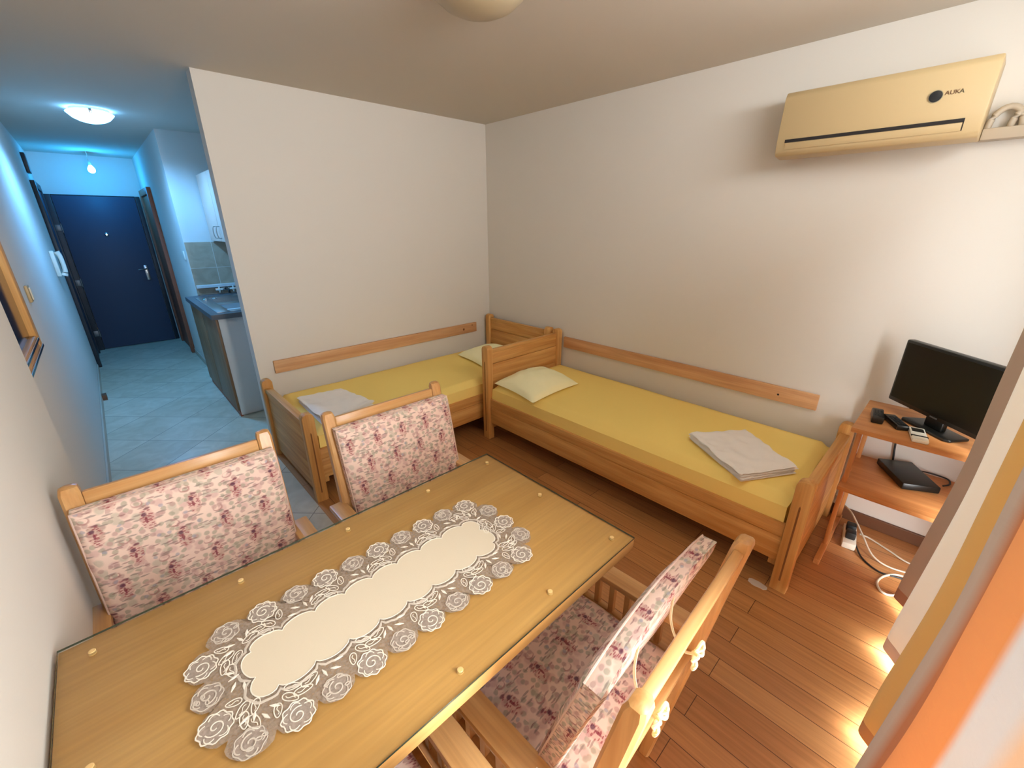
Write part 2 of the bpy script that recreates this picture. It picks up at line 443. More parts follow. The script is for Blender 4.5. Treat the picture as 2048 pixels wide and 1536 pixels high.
# ------------------------------------------------------------------ room shell
H = 2.31; XL = -2.945; XC = -2.9; YW = -3.45; YE = 4.5; XB = -2.072; NX = -2.02; NY = 2.05
struct('floor', B(XB, .15, YW-.15, .0, -.12, 0), M['floor'])
tb = bmesh.new(); box(tb, -3.1, XB, YW-.15, YE+.15, -.12, 0); box(tb, XB, .15, 0, YE+.15, -.12, 0)
struct('floor_tiles', tb, M['tile'])
struct('ceiling', B(-3.1, .15, YW-.15, YE+.15, H, H+.12), M['ceil'])
struct('wall_right', B(0, .15, YW-.15, .1, 0, H), M['wall'])
struct('wall_back', B(-2.05, .0, 0, .1, 0, H), M['wall'])
wl = bmesh.new(); box(wl, -3.1, XL, -1.13, YE+.15, 0, H); box(wl, -3.1, XC, YW-.15, -1.13, 0, H)
struct('wall_left', wl, M['wall'])
struct('wall_kitchen', B(-1.46, -1.36, .1, NY, 0, H), M['wall'])
struct('wall_hall_right', B(NX, -1.36, NY, YE, 0, H), M['wall'])
struct('wall_hall_end', B(-3.1, -1.36, YE, YE+.15, 0, H), M['wall'])
wf = bmesh.new()
WX0, WX1, WZ = -2.24, -.5, 2.22  # unseen opening, narrowed at the left and heightened to steer the daylight
box(wf, -3.1, WX0, YW-.15, YW, 0, H); box(wf, WX1, .15, YW-.15, YW, 0, H); box(wf, WX0, WX1, YW-.15, YW, WZ, H)
struct('wall_window', wf, M['wall'])
w1 = sempty('window_1', (0, YW-.075, 0))
fr = bmesh.new()
box(fr, WX0, WX0+.05, -.04, .03, 0, WZ, .004); box(fr, WX1-.05, WX1, -.04, .03, 0, WZ, .004)
box(fr, WX0+.05, WX1-.05, -.04, .03, WZ-.05, WZ, .004); box(fr, WX0+.05, WX1-.05, -.04, .03, 0, .02, .004)
struct('window_frame', fr, M['plastic'], w1)
bb = bmesh.new(); box(bb, -.014, 0, YW, -.005, 0, .065, .003); struct('baseboard_right', bb, M['baseboard'])
bb = bmesh.new(); box(bb, XB, -.014, -.014, 0, 0, .065, .003); struct('baseboard_back', bb, M['baseboard'])
bb = bmesh.new(); box(bb, XL, XL+.012, -1.12, 3.35, 0, .07, .003); struct('baseboard_left', bb, M['baseboard_hall'])
bb = bmesh.new(); box(bb, NX-.012, NX, NY, 3.4, 0, .07, .003); struct('baseboard_hall', bb, M['baseboard_hall'])
# brown sill piece at the bottom of the left doorway, and backsplash
struct('trim_1', B(XL+.0125, XL+.045, 2.12, 2.2, 0, .05, .004), M['baseboard'])
struct('trim_2', B(-2.018, -1.462, NY-.012, NY, .885, 1.374), M['splash'])
struct('trim_3', B(-2.014, -1.462, NY-.035, NY-.012, .945, .975, .004), M['white'])

# hall doors
d1 = sempty('door_1', (-2.485, YE, 0))
DX0, DX1, DZ = -.375, .375, 1.86
struct('door_leaf', B(DX0, DX1, -.035, -.001, .005, DZ, .004), M['door'], d1, True)
df = bmesh.new()
box(df, DX0-.085, DX0-.004, -.07, -.001, 0, DZ+.01, .004); box(df, DX1+.004, DX1+.05, -.02, -.001, 0, DZ+.01, .003)
box(df, DX0-.004, DX1+.004, -.02, -.001, DZ+.002, DZ+.012, .003)
struct('door_frame', df, M['doorframe'], d1, True)
for z in (.22, .86, 1.5):
    hb = bmesh.new(); lathe(hb, [(.011, -.05), (.011, .05)], (DX0-.001, -.05, z), 12); box(hb, DX0-.06, DX0-.008, -.074, -.07, z-.035, z+.035, .001)
    struct('hinge', hb, M['hinge'], d1, True)
ph = bmesh.new(); lathe(ph, [(.02, 0), (.02, -.008), (.011, -.012), (.008, -.006)], (0, -.035, 1.42), 20, 'y'); struct('peephole', ph, M['chrome'], d1, True)
dh = bmesh.new(); box(dh, .262, .302, -.045, -.035, .84, 1.03, .004)
tube(dh, [(.282, -.045, .985), (.282, -.085, .985), (.27, -.092, .985), (.2, -.092, .98)], .009, 8)
struct('door_handle', dh, M['steel'], d1, True)
d2 = sempty('door_2', (XL, 3.9, 0))
dfb = bmesh.new(); box(dfb, .0, .035, -.42, -.35, 0, 1.95, .004); box(dfb, 0, .035, .35, .42, 0, 1.95, .004); box(dfb, 0, .035, -.35, .35, 1.88, 1.95, .004)
struct('door_frame', dfb, M['doorframe'], d2, True)
struct('door_leaf', B(.001, .02, -.35, .35, .005, 1.88, .003), M['door'], d2, True)
d3 = sempty('door_3', (NX, 3.9, 0))
dfb = bmesh.new(); box(dfb, -.04, 0, -.45, -.37, 0, 1.93, .004); box(dfb, -.04, 0, .37, .45, 0, 1.93, .004); box(dfb, -.04, 0, -.37, .37, 1.86, 1.93, .004)
struct('door_frame', dfb, M['brownframe'], d3, True)
struct('door_leaf', B(-.018, -.001, -.37, .37, .005, 1.86, .003), M['brownframe'], d3, True)

# ------------------------------------------------------------------ hall fittings
t = thing('ceiling_lamp', 'lit bluish glass bowl lamp on the hallway ceiling', 'lamp', (-2.43, 1.55, H))
b = bmesh.new(); lathe(b, [(.105, 0), (.11, -.012), (.1, -.02)], n=40); obj('lamp_base', b, M['white'], t)
b = bmesh.new(); lathe(b, [(.13, -.022), (.134, -.026), (.128, -.034), (.103, -.06), (.07, -.077), (.035, -.086), (.004, -.088)], n=48)
obj('lamp_shade', b, M['lampglass'], t)
for a in (.5, 2.6, 4.7):
    b = bmesh.new(); box(b, -.008, .008, -.006, .006, -.04, -.012, .002, mtx=Matrix.Translation((.132*math.cos(a), .132*math.sin(a), 0))); obj('clip', b, M['steel'], t)
t = thing('ceiling_lamp', 'unlit frosted glass bowl lamp on the room ceiling', 'lamp', (-1.462, -1.7, H))
b = bmesh.new(); lathe(b, [(.105, 0), (.11, -.012), (.1, -.02)], n=40); obj('lamp_base', b, M['white'], t)
b = bmesh.new(); lathe(b, [(.165, -.022), (.17, -.026), (.163, -.034), (.13, -.062), (.09, -.08), (.045, -.09), (.004, -.092)], n=48)
obj('lamp_shade', b, M['frost'], t)
t = thing('hanging_bulb', 'bare lit bulb hanging on a short wire before the entrance door', 'bulb', (-2.45, 4.05, H))
b = bmesh.new(); tube(b, catmull([(0, 0, 0), (.006, 0, -.04), (-.004, 0, -.07), (.006, 0, -.1)]), .003, 6); obj('wire', b, M['cable_w'], t)
b = bmesh.new(); lathe(b, [(.012, -.1), (.016, -.105), (.016, -.14), (.013, -.145)], (.006, 0, 0), 16); obj('socket', b, M['white'], t)
b = bmesh.new(); lathe(b, [(.013, -.145), (.02, -.155), (.031, -.175), (.034, -.192), (.03, -.21), (.018, -.222), (.003, -.226)], (.006, 0, 0), 24); obj('glass_bulb', b, M['bulb'], t)

t = thing('intercom', 'white intercom handset on the left hallway wall', 'intercom', (XL, 2.5, 1.1))
obj('wall_plate', B(.0, .03, -.045, .045, 0, .22, .008), M['plastic'], t)
b = bmesh.new(); tube(b, catmull([(.045, .0, .005), (.06, 0, .05), (.06, 0, .16), (.045, 0, .21)]), lambda s: .024-.008*math.sin(PI*s), 12)
obj('handset', b, M['plastic'], t)
o = tag(obj('fuse_box', B(XL, XL+.03, 3.55, 3.7, 2.02, 2.2, .004), M['doorframe']), 'small dark box high on the left hallway wall under the ceiling', 'fuse box')
t = thing('light_switch', 'cream light switch beside the wooden wall frame on the left wall', 'switch', (XL, .03, 1.215))
obj('switch_plate', B(0, .012, -.04, .04, -.04, .04, .004), M['cream'], t); obj('rocker', B(.012, .018, -.02, .02, -.03, .03, .003), M['plastic'], t)
t = thing('wall_socket', 'white wall socket at the end of the hallway wall by the kitchenette', 'socket', (NX, 2.2, 1.25))
obj('socket_plate', B(-.011, 0, -.04, .04, -.04, .04, .004), M['plastic'], t)

# wooden frame on the left wall (seen almost edge-on)
t = thing('wall_frame', 'wood-framed dark mirror on the left wall, seen almost edge-on', 'mirror', (XL, -.93, 1.035))
w, h = .45, .82
b = bmesh.new(); box(b, 0, .032, w-.07, w, 0, h, .006); box(b, 0, .032, -w, -w+.07, 0, h, .006); obj('stile', b, OAK['Z'], t)
b = bmesh.new(); box(b, 0, .03, -w+.07, w-.07, 0, .07, .006); box(b, 0, .03, -w+.07, w-.07, h-.07, h, .006); obj('rail', b, OAK['Y'], t)
obj('mirror_glass', B(.004, .012, -w+.07, w-.07, .07, h-.07), plain('dark_mirror', lin(22, 24, 30), .1, spec=.6), t)
for k, z in enumerate((.012, .05)):
    obj('metal_strip', B(.0305, .036, -w+.1, w-.01-k*.06, z, z+.012, .002), M['chrome'], t)

# ------------------------------------------------------------------ kitchenette
t = thing('base_cabinet', 'kitchen base cabinet with brown front and white end panel', 'cabinet', (-2.1, .83, 0))
obj('carcass', B(.02, .6, .02, 1.2, .0, .84), M['white'], t, False)
obj('side_panel', B(.018, .6, 0, .019, .012, .84, .002), M['white'], t)
obj('plinth', B(.012, .03, .004, 1.2, 0, .05), M['brownframe'], t, False)
for y0 in (.004, .61):
    d = obj('door', B(0, .018, y0, y0+.588, .055, .836, .003), M['cabdoor'], t)
o = tag(obj('worktop', bmesh.new(), M['counter']), 'grey kitchen worktop with a dark front edge beside the hallway', 'worktop')
b = bmesh.new(); SX0, SX1, SY0, SY1 = -2.0, -1.62, .93, 1.3
for q in ((-2.125, SX0, .79, NY-.013), (SX1, -1.462, .79, NY-.013), (SX0, SX1, .79, SY0), (SX0, SX1, SY1, NY-.013)): box(b, *q, .84, .878)
b.to_mesh(o.data); b.free()
t = thing('sink', 'steel sink with drainer set into the kitchen worktop', 'sink', (0, 0, .878))
b = bmesh.new()
for q in ((-2.07, SX0+.02, .87, 1.86), (SX1-.02, -1.56, .87, 1.86), (SX0+.02, SX1-.02, .87, SY0+.02), (SX0+.02, SX1-.02, SY1-.02, 1.86)): box(b, *q, 0, .004, .001)
for k in range(8): box(b, -1.98, -1.66, 1.42+k*.045, 1.435+k*.045, .004, .008, .002)
obj('drainer', b, M['steel'], t)
b = bmesh.new(); X0, X1, Y0, Y1 = SX0+.012, SX1-.012, SY0+.012, SY1-.012
box(b, X0, X1, Y0, Y1, -.14, -.136); box(b, X0, X0+.004, Y0, Y1, -.136, -.001); box(b, X1-.004, X1, Y0, Y1, -.136, -.001)
box(b, X0, X1, Y0, Y0+.004, -.136, -.001); box(b, X0, X1, Y1-.004, Y1, -.136, -.001); obj('basin', b, M['steel'], t)
for x in (-2.02, -1.95):
    b = bmesh.new(); lathe(b, [(.02, .0041), (.02, .012), (.008, .02), (.002, .021)], (x, 1.63, 0), 16); obj('plug', b, M['chrome'], t)  # chrome caps added to stand in for glare spots on the drainer
t = thing('kitchen_tap', 'wall tap with two white cross handles above the kitchen sink', 'tap', (-1.78, NY-.013, .925))
b = bmesh.new(); box(b, -.09, .09, -.03, 0, -.014, .014, .008); obj('tap_body', b, M['chrome'], t)
b = bmesh.new(); tube(b, catmull([(0, -.03, 0), (0, -.08, .02), (0, -.16, .0), (0, -.17, -.025)]), .009, 10); obj('spout', b, M['black'], t)
for x in (-.06, .06):
    b = bmesh.new(); lathe(b, [(.009, -.03), (.009, -.055), (.014, -.058), (.014, -.066), (.003, -.07)], (x, 0, 0), 14, 'y')
    box(b, x-.03, x+.03, -.066, -.056, -.006, .006, .003); box(b, x-.006, x+.006, -.066, -.056, -.03, .03, .003); obj('handle', b, M['plastic'], t)
t = thing('wall_cabinet', 'beige kitchen wall cabinet with a curved metal handle', 'cabinet', (-1.8, 1.1, 1.385))
obj('carcass', B(.018, .335, 0, .935, 0, .575), M['white'], t, False)
for y0, hy in ((.0, .42), (.47, .56)):
    d = obj('door', B(0, .018, y0+.002, y0+.463, .002, .573, .003), M['beigecab'], t)
    b = bmesh.new(); tube(b, catmull([(0, hy, .03), (-.022, hy, .035), (-.03, hy, .08), (-.022, hy, .125), (0, hy, .13)]), .004, 8); obj('handle', b, M['steel'], d)

# ------------------------------------------------------------------ beds
def post_outline(w, z, ch):
    return [(-w/2, 0), (w/2, 0), (w/2, z-ch), (w/2-ch*.35, z-ch*.3), (w/2-ch, z), (-w/2+ch, z), (-w/2+ch*.35, z-ch*.3), (-w/2, z-ch)]
BL, BW = 2.05, .81
def make_bed(label, loc, rot):
    t = thing('bed', label, 'bed', loc, rot, 'single oak beds')
    hw = BW/2
    for x, z, ch in ((.0325, .722, .022), (BL-.0325, .56, .022)):
        for s in (-1, 1):
            b = bmesh.new(); yc = s*(hw-.025)
            prism(b, [(x+p[0]*.065/.065, p[1]) for p in post_outline(.065, z, ch)], 'y', yc-.025, yc+.025, .004)
            # routed groove on the outward face, as a shallow inset with a dark bottom edge
            o = obj('post', b, OAK['Z'], t)
            g = bmesh.new(); yo = s*(hw+.0006)
            prism(g, [(x-.0035, .06), (x+.0035, .06), (x+.0035, z-.12), (x, z-.11), (x-.0035, z-.12)], 'y', yo-.0008, yo+.0002)
            obj('groove', g, M['groove'], o, False)
    b = bmesh.new(); box(b, .018, .046, -hw+.05, hw-.05, .44, .58, .004); box(b, .02, .044, -hw+.05, hw-.05, .582, .682, .006)
    box(b, .016, .048, -hw+.05, hw-.05, .664, .69, .005); obj('headboard', b, OAK['Y'], t)
    obj('lower_board', B(.022, .042, -hw+.05, hw-.05, .07, .438, .003), OAK['Y'], t)
    b = bmesh.new(); box(b, BL-.046, BL-.018, -hw+.05, hw-.05, .04, .47, .003); obj('footboard', b, OAK['Y'], t)
    obj('foot_rail', B(BL-.055, BL-.01, -hw+.05, hw-.05, .47, .505, .005), OAK['Y'], t)
    for s in (-1, 1):
        b = bmesh.new(); y = s*(hw-.03)
        box(b, .065, BL-.065, y-.012, y+.012, .135, .258, .004); box(b, .065, BL-.065, y-.0115, y+.0115, .259, .325, .004)
        obj('side_rail', b, OAK['X'], t)
        obj('cleat', B(BL-.1, BL-.065, y-.03 if s > 0 else y+.013, y-.013 if s > 0 else y+.03, .09, .3, .003), OAK['Z'], t)
    b = bmesh.new()
    for k in range(12): box(b, .1+k*.16, .18+k*.16, -hw+.045, hw-.045, .25, .268, .003)
    obj('slat_base', b, PINE['Y'], t)
    return t
bed1 = make_bed('oak single bed along the back wall, head in the corner', (-.016, -.44, 0), PI)
bed2 = make_bed('oak single bed along the right wall below the air conditioner', (-.425, -.878, 0), -PI/2)

def mattress(label, loc, rot):
    t = bmesh.new(); X0, X1, hy = .075, 1.965, .365; nx, ny = 64, 26; z0, z1 = .27, .436; r = .035
    def prof(s):  # s 0..1 around half cross-section returns inset, height
        return s
    b = bmesh.new(); grid = []
    for i in range(nx+1):
        row = []
        for j in range(ny+1):
            u = i/nx; v = j/ny
            x = X0+(X1-X0)*u; y = -hy+2*hy*v
            dx = min(x-X0, X1-x); dy = min(y+hy, hy-y); d = min(dx, dy)
            z = z1
            if d < r: z -= r-math.sqrt(max(0, r*r-(r-d)**2))
            z += .004*noise.noise(Vector((x*3, y*3, 0)))+.0018*math.sin(y*46+6*noise.noise(Vector((x*1.5, y*2, 3))))*max(0, math.sin(x*2.1+.4))*max(0, v-.45)
            row.append(b.verts.new((x, y, z)))
        grid.append(row)
    for i in range(nx):
        for j in range(ny): b.faces.new((grid[i][j], grid[i+1][j], grid[i+1][j+1], grid[i][j+1]))
    edge = [grid[i][0] for i in range(nx+1)]+[grid[nx][j] for j in range(1, ny+1)]+[grid[i][ny] for i in range(nx-1, -1, -1)]+[grid[0][j] for j in range(ny-1, 0, -1)]
    prev = edge
    for zz, dn in ((.40, .006), (.33, .008), (.29, .004), (z0, -.012)):
        ring = []
        for v in edge:
            d = Vector((v.co.x-(X0+X1)/2, v.co.y, 0)); sx = dn if abs(v.co.x-X0) < 1e-6 or abs(v.co.x-X1) < 1e-6 else 0; sy = dn if abs(abs(v.co.y)-hy) < 1e-6 else 0
            w = .002*noise.noise(Vector((v.co.x*9, v.co.y*9, zz*20)))
            ring.append(b.verts.new((v.co.x+math.copysign(sx+w, d.x)*(1 if sx else 0), v.co.y+math.copysign(sy+w, d.y)*(1 if sy else 0), zz)))
        n = len(edge)
        for k in range(n): b.faces.new((prev[(k+1) % n], prev[k], ring[k], ring[(k+1) % n]))
        prev = ring
    b.faces.new(prev)
    bmesh.ops.recalc_face_normals(b, faces=list(b.faces))
    o = obj('mattress', b, M['yellow'], None, True, 60); o.location = loc; o.rotation_euler = (0, 0, rot)
    return tag(o, label, 'mattress', 'yellow mattresses')
mattress('yellow sheeted mattress on the bed along the back wall', (-.016, -.44, 0), PI)
mattress('yellow sheeted mattress on the bed along the right wall', (-.425, -.878, 0), -PI/2)

def pillow(label, corners, z, seed, thick=.085):
    """soft pillow between four corner points (a,b,c,d in order)"""
    a, b_, c, d = [Vector((p[0], p[1], 0)) for p in corners]; n = 30; bm = bmesh.new(); top = []; bot = []
    for i in range(n+1):
        rt, rb = [], []
        for j in range(n+1):
            u, v = i/n, j/n
            pin = .035
            uu = u+pin*math.sin(PI*v)*(.5-u)*2*abs(.5-u)*2; vv = v+pin*math.sin(PI*u)*(.5-v)*2*abs(.5-v)*2
            p = (a*(1-uu)+b_*uu)*(1-vv)+(d*(1-uu)+c*uu)*vv
            e = max(0, (math.sin(PI*u)*math.sin(PI*v)))
            h = e**.42
            wr = .009*noise.noise(Vector((u*5+seed, v*5, 0)))+.006*math.sin((u+v)*17+4*noise.noise(Vector((u*3, v*3, seed))))*e
            rt.append(bm.verts.new((p.x, p.y, z+.012+(thick-.012)*h+wr*h)))
            rb.append(bm.verts.new((p.x, p.y, z+.012-.0119*h)) if 0 < i < n and 0 < j < n else rt[-1])
        top.append(rt); bot.append(rb)
    for i in range(n):
        for j in range(n):
            bm.faces.new((top[i][j], top[i+1][j], top[i+1][j+1], top[i][j+1]))
            q = [bot[i][j], bot[i][j+1], bot[i+1][j+1], bot[i+1][j]]
            try: bm.faces.new(q)
            except ValueError: pass
    bmesh.ops.recalc_face_normals(bm, faces=list(bm.faces))
    return tag(obj('pillow', bm, M['pillow'], None, True, 80), label, 'pillow', 'pale yellow pillows')
pillow('pale yellow pillow at the head of the bed along the right wall', [(-.79, -.965), (-.85, -1.41), (-.36, -1.39), (-.27, -.95)], .438, 1, .1)
pillow('pale yellow pillow in the corner on the back wall bed', [(-.55, -.2), (-.62, -.66), (-.12, -.6), (-.12, -.18)], .438, 5, .09)

def towel(label, corners, z, seed, layers=4, th=.011):
    """folded towel: stacked soft layers with rounded fold edges"""
    a, b_, c, d = [Vector((p[0], p[1], 0)) for p in corners]; bm = bmesh.new(); n = 26
    for k in range(layers):
        off = [Vector((random.uniform(-.006, .006), random.uniform(-.006, .006), 0)) for _ in range(4)]
        A, B_, C_, D = a+off[0], b_+off[1], c+off[2], d+off[3]; top = []; bot = []
        for i in range(n+1):
            rt, rb = [], []
            for j in range(n+1):
                u, v = i/n, j/n; p = (A*(1-u)+B_*u)*(1-v)+(D*(1-u)+C_*u)*v
                e = min(u, 1-u, v, 1-v)*n/1.6; h = 1 if e >= 1 else math.sqrt(max(0, 1-(1-e)**2))
                wr = (.013 if k == layers-1 else .004)*(noise.noise(Vector((u*4+seed, v*4, k)))+.6*noise.noise(Vector((u*9+seed, v*6, k))))
                zc = z+th*(k+.5)+wr*(k+1)/layers
                rt.append(bm.verts.new((p.x, p.y, zc+th*.5*h))); rb.append(bm.verts.new((p.x, p.y, max(z+.0005, zc-th*.5*h))))
            top.append(rt); bot.append(rb)
        for i in range(n):
            for j in range(n):
                bm.faces.new((top[i][j], top[i+1][j], top[i+1][j+1], top[i][j+1])); bm.faces.new((bot[i][j], bot[i][j+1], bot[i+1][j+1], bot[i+1][j]))
        for i in range(n):
            for q in ((0, 0), (n, 1)):
                j = q[0]
                bm.faces.new((top[i][j], bot[i][j], bot[i+1][j], top[i+1][j])); bm.faces.new((top[j][i], top[j][i+1], bot[j][i+1], bot[j][i]))
    bmesh.ops.recalc_face_normals(bm, faces=list(bm.faces))
    return tag(obj('towel', bm, M['towel'], None, True, 80), label, 'towel', 'folded white towels')
towel('folded white towel at the foot of the bed along the right wall', [(-.575, -2.31), (-.81, -2.655), (-.55, -2.81), (-.32, -2.5)], .438, 2)
towel('folded white towel at the foot of the back wall bed', [(-1.93, -.33), (-1.94, -.79), (-1.6, -.73), (-1.66, -.36)], .438, 9)

# wall boards above the beds
o = tag(obj('wall_board', B(-1.954, -.182, -.02, 0, .569, .657, .003), PINE['X']), 'long pine board screwed to the back wall above the left bed', 'wall board', 'boards on the walls above the beds')
for x, z, r in ((-.335, .61, .011), (-.235, .636, .007)):
    b = bmesh.new(); lathe(b, [(r, -.0202), (r*.6, -.0206), (.001, -.0207)], (x, 0, z), 16, 'y'); obj('knot', b, M['groove'], o)
o = tag(obj('wall_board', B(-.02, 0, -2.74, -.96, .569, .657, .003), PINE['Y']), 'long pine board screwed to the right wall above the bed', 'wall board', 'boards on the walls above the beds')
b = bmesh.new(); lathe(b, [(.006, -.0206), (.002, -.0208)], (0, -2.55, .61), 12, 'x'); obj('screw', b, M['darkslot'], o)

# ------------------------------------------------------------------ dining table
TZ = .78; TX0, TX1, TY0, TY1 = -2.893, -1.838, -2.712, -2.13
t = thing('dining_table', 'light wood dining table with glass top against the left wall', 'table', (0, 0, 0))
M['ttop'] = wood('table_veneer', lin(206, 158, 96), lin(192, 142, 80), 'X', rough=.5, spec=.3, fine=.5)
obj('tabletop', B(TX0, TX1, TY0, TY1, TZ-.036, TZ-.006, .002), [M['ttop']], t)
b = bmesh.new()
for q in ((TX0+.26, TX1-.26, -2.43, -2.421), (TX0+.26, TX1-.26, -2.189, -2.18)): box(b, *q, TZ-.1, TZ-.036, .002)
for q in ((TX0+.26, TX0+.27, -2.42, -2.19), (TX1-.27, TX1-.26, -2.42, -2.19)): box(b, *q, TZ-.1, TZ-.036, .002)
obj('apron', b, BEECH['X'], t)
for x in (TX0+.3, TX1-.3):
    for y in (-2.395, -2.215):
        obj('leg', beam(bmesh.new(), (x, y, 0), (x, y, TZ-.037), .05, .05, bev=.004), BEECH['Z'], t)
g = bmesh.new(); box(g, TX0, TX1, TY0, TY1, TZ-.0045, TZ, 0)
for f in g.faces:
    if abs(f.normal.z) < .5: f.material_index = 1
obj('glass_top', g, [M['glass'], M['glassedge']], t, False)
for x, y in ((-2.845, -2.175), (-2.6, -2.175), (-2.353, -2.175), (-2.106, -2.175), (-1.875, -2.175), (-1.878, -2.42), (-1.88, -2.672), (-2.12, -2.676), (-2.366, -2.68), (-2.62, -2.68), (-2.85, -2.68), (-2.85, -2.42)):
    b = bmesh.new(); lathe(b, [(.006, -.006), (.006, -.0046)], (x, y, TZ), 14); lathe(b, [(.0058, .0001), (.005, .001), (.002, .0013)], (x, y, TZ), 14); obj('bumper', b, M['dot'], t)

# lace runner
RC = (-2.372, -2.432)
tr = thing('table_runner', 'cream runner with white lace rose border on the glass table top', 'runner', (RC[0], RC[1], TZ+.0018), 0)
RX, RY = .322, .118          # centre line of the roses
def rr_path(rx, ry, rad, n):
    """points, tangents and normals at even spacing along a rounded rectangle"""
    segs = []
    sl = [(rx-rad, -ry, 1, 0, 2*(rx-rad)), ]
    L1, L2, A = 2*(rx-rad), 2*(ry-rad), PI/2*rad; tot = 2*L1+2*L2+4*A; out = []
    for k in range(n):
        s = tot*k/n
        for typ, ln, c in (('b', L1, 0), ('c', A, (rx-rad, -ry+rad, -PI/2)), ('r', L2, 0), ('c', A, (rx-rad, ry-rad, 0)), ('t', L1, 0), ('c', A, (-rx+rad, ry-rad, PI/2)), ('l', L2, 0), ('c', A, (-rx+rad, -ry+rad, PI))):
            if s <= ln:
                if typ == 'b': p, nn = (-rx+rad+s, -ry), (0, -1)
                elif typ == 'r': p, nn = (rx, -ry+rad+s), (1, 0)
                elif typ == 't': p, nn = (rx-rad-s, ry), (0, 1)
                elif typ == 'l': p, nn = (-rx, ry-rad-s), (-1, 0)
                else:
                    a = c[2]+s/rad; p, nn = (c[0]+rad*math.cos(a), c[1]+rad*math.sin(a)), (math.cos(a), math.sin(a))
                out.append((Vector(p), Vector(nn))); break
            s -= ln
    return out
NR = 26; per = NR*12
P_ = rr_path(RX, RY, .06, per)
net_b = bmesh.new(); inn = []; outr = []
inner = rr_path(.262, .05, .03, per)
# the scalloped linen centre
cen = bmesh.new(); vs = []; CN = 240; cp = rr_path(.268, .058, .03, CN)
for k, (p, n_) in enumerate(cp):
    s = abs(math.sin(PI*k/CN*20)); vs.append(cen.verts.new((*(p+n_*(.014*s**.6-.005)), .0009)))
cen.faces.new(vs); r_ = bmesh.ops.extrude_face_region(cen, geom=list(cen.faces))
for v in r_['geom']:
    if isinstance(v, bmesh.types.BMVert): v.co.z = .0002
bmesh.ops.recalc_face_normals(cen, faces=list(cen.faces))
obj('linen_centre', cen, M['cloth'], tr, False)
for k in range(per):
    p, n_ = P_[k]; ph = (k % 12)/12
    bump = .024*math.sqrt(max(0, 1-((ph-.5)*2)**2)) if True else 0
    q, m_ = inner[k]
    inn.append(net_b.verts.new((*(q+m_*.0), 0))); outr.append(net_b.verts.new((*(p+n_*(.008+bump)), 0)))
mid = [net_b.verts.new((*((a.co+b2.co)/2).xy, 0)) for a, b2 in zip(inn, outr)]
for A_, B_ in ((inn, mid), (mid, outr)):
    for k in range(per): net_b.faces.new((A_[k], A_[(k+1) % per], B_[(k+1) % per], B_[k]))
bmesh.ops.recalc_face_normals(net_b, faces=list(net_b.faces))
obj('lace_border', net_b, M['net'], tr, False)
emb = bmesh.new(); gre = bmesh.new(); thr = bmesh.new()
def loop2(c, ex, ey, f, n, r, bm, closed=True, z=.001):
    tube(bm, [(*(c+ex*f(i/n)[0]+ey*f(i/n)[1]), z) for i in range(n if closed else n+1)], r, 5, .55, closed)
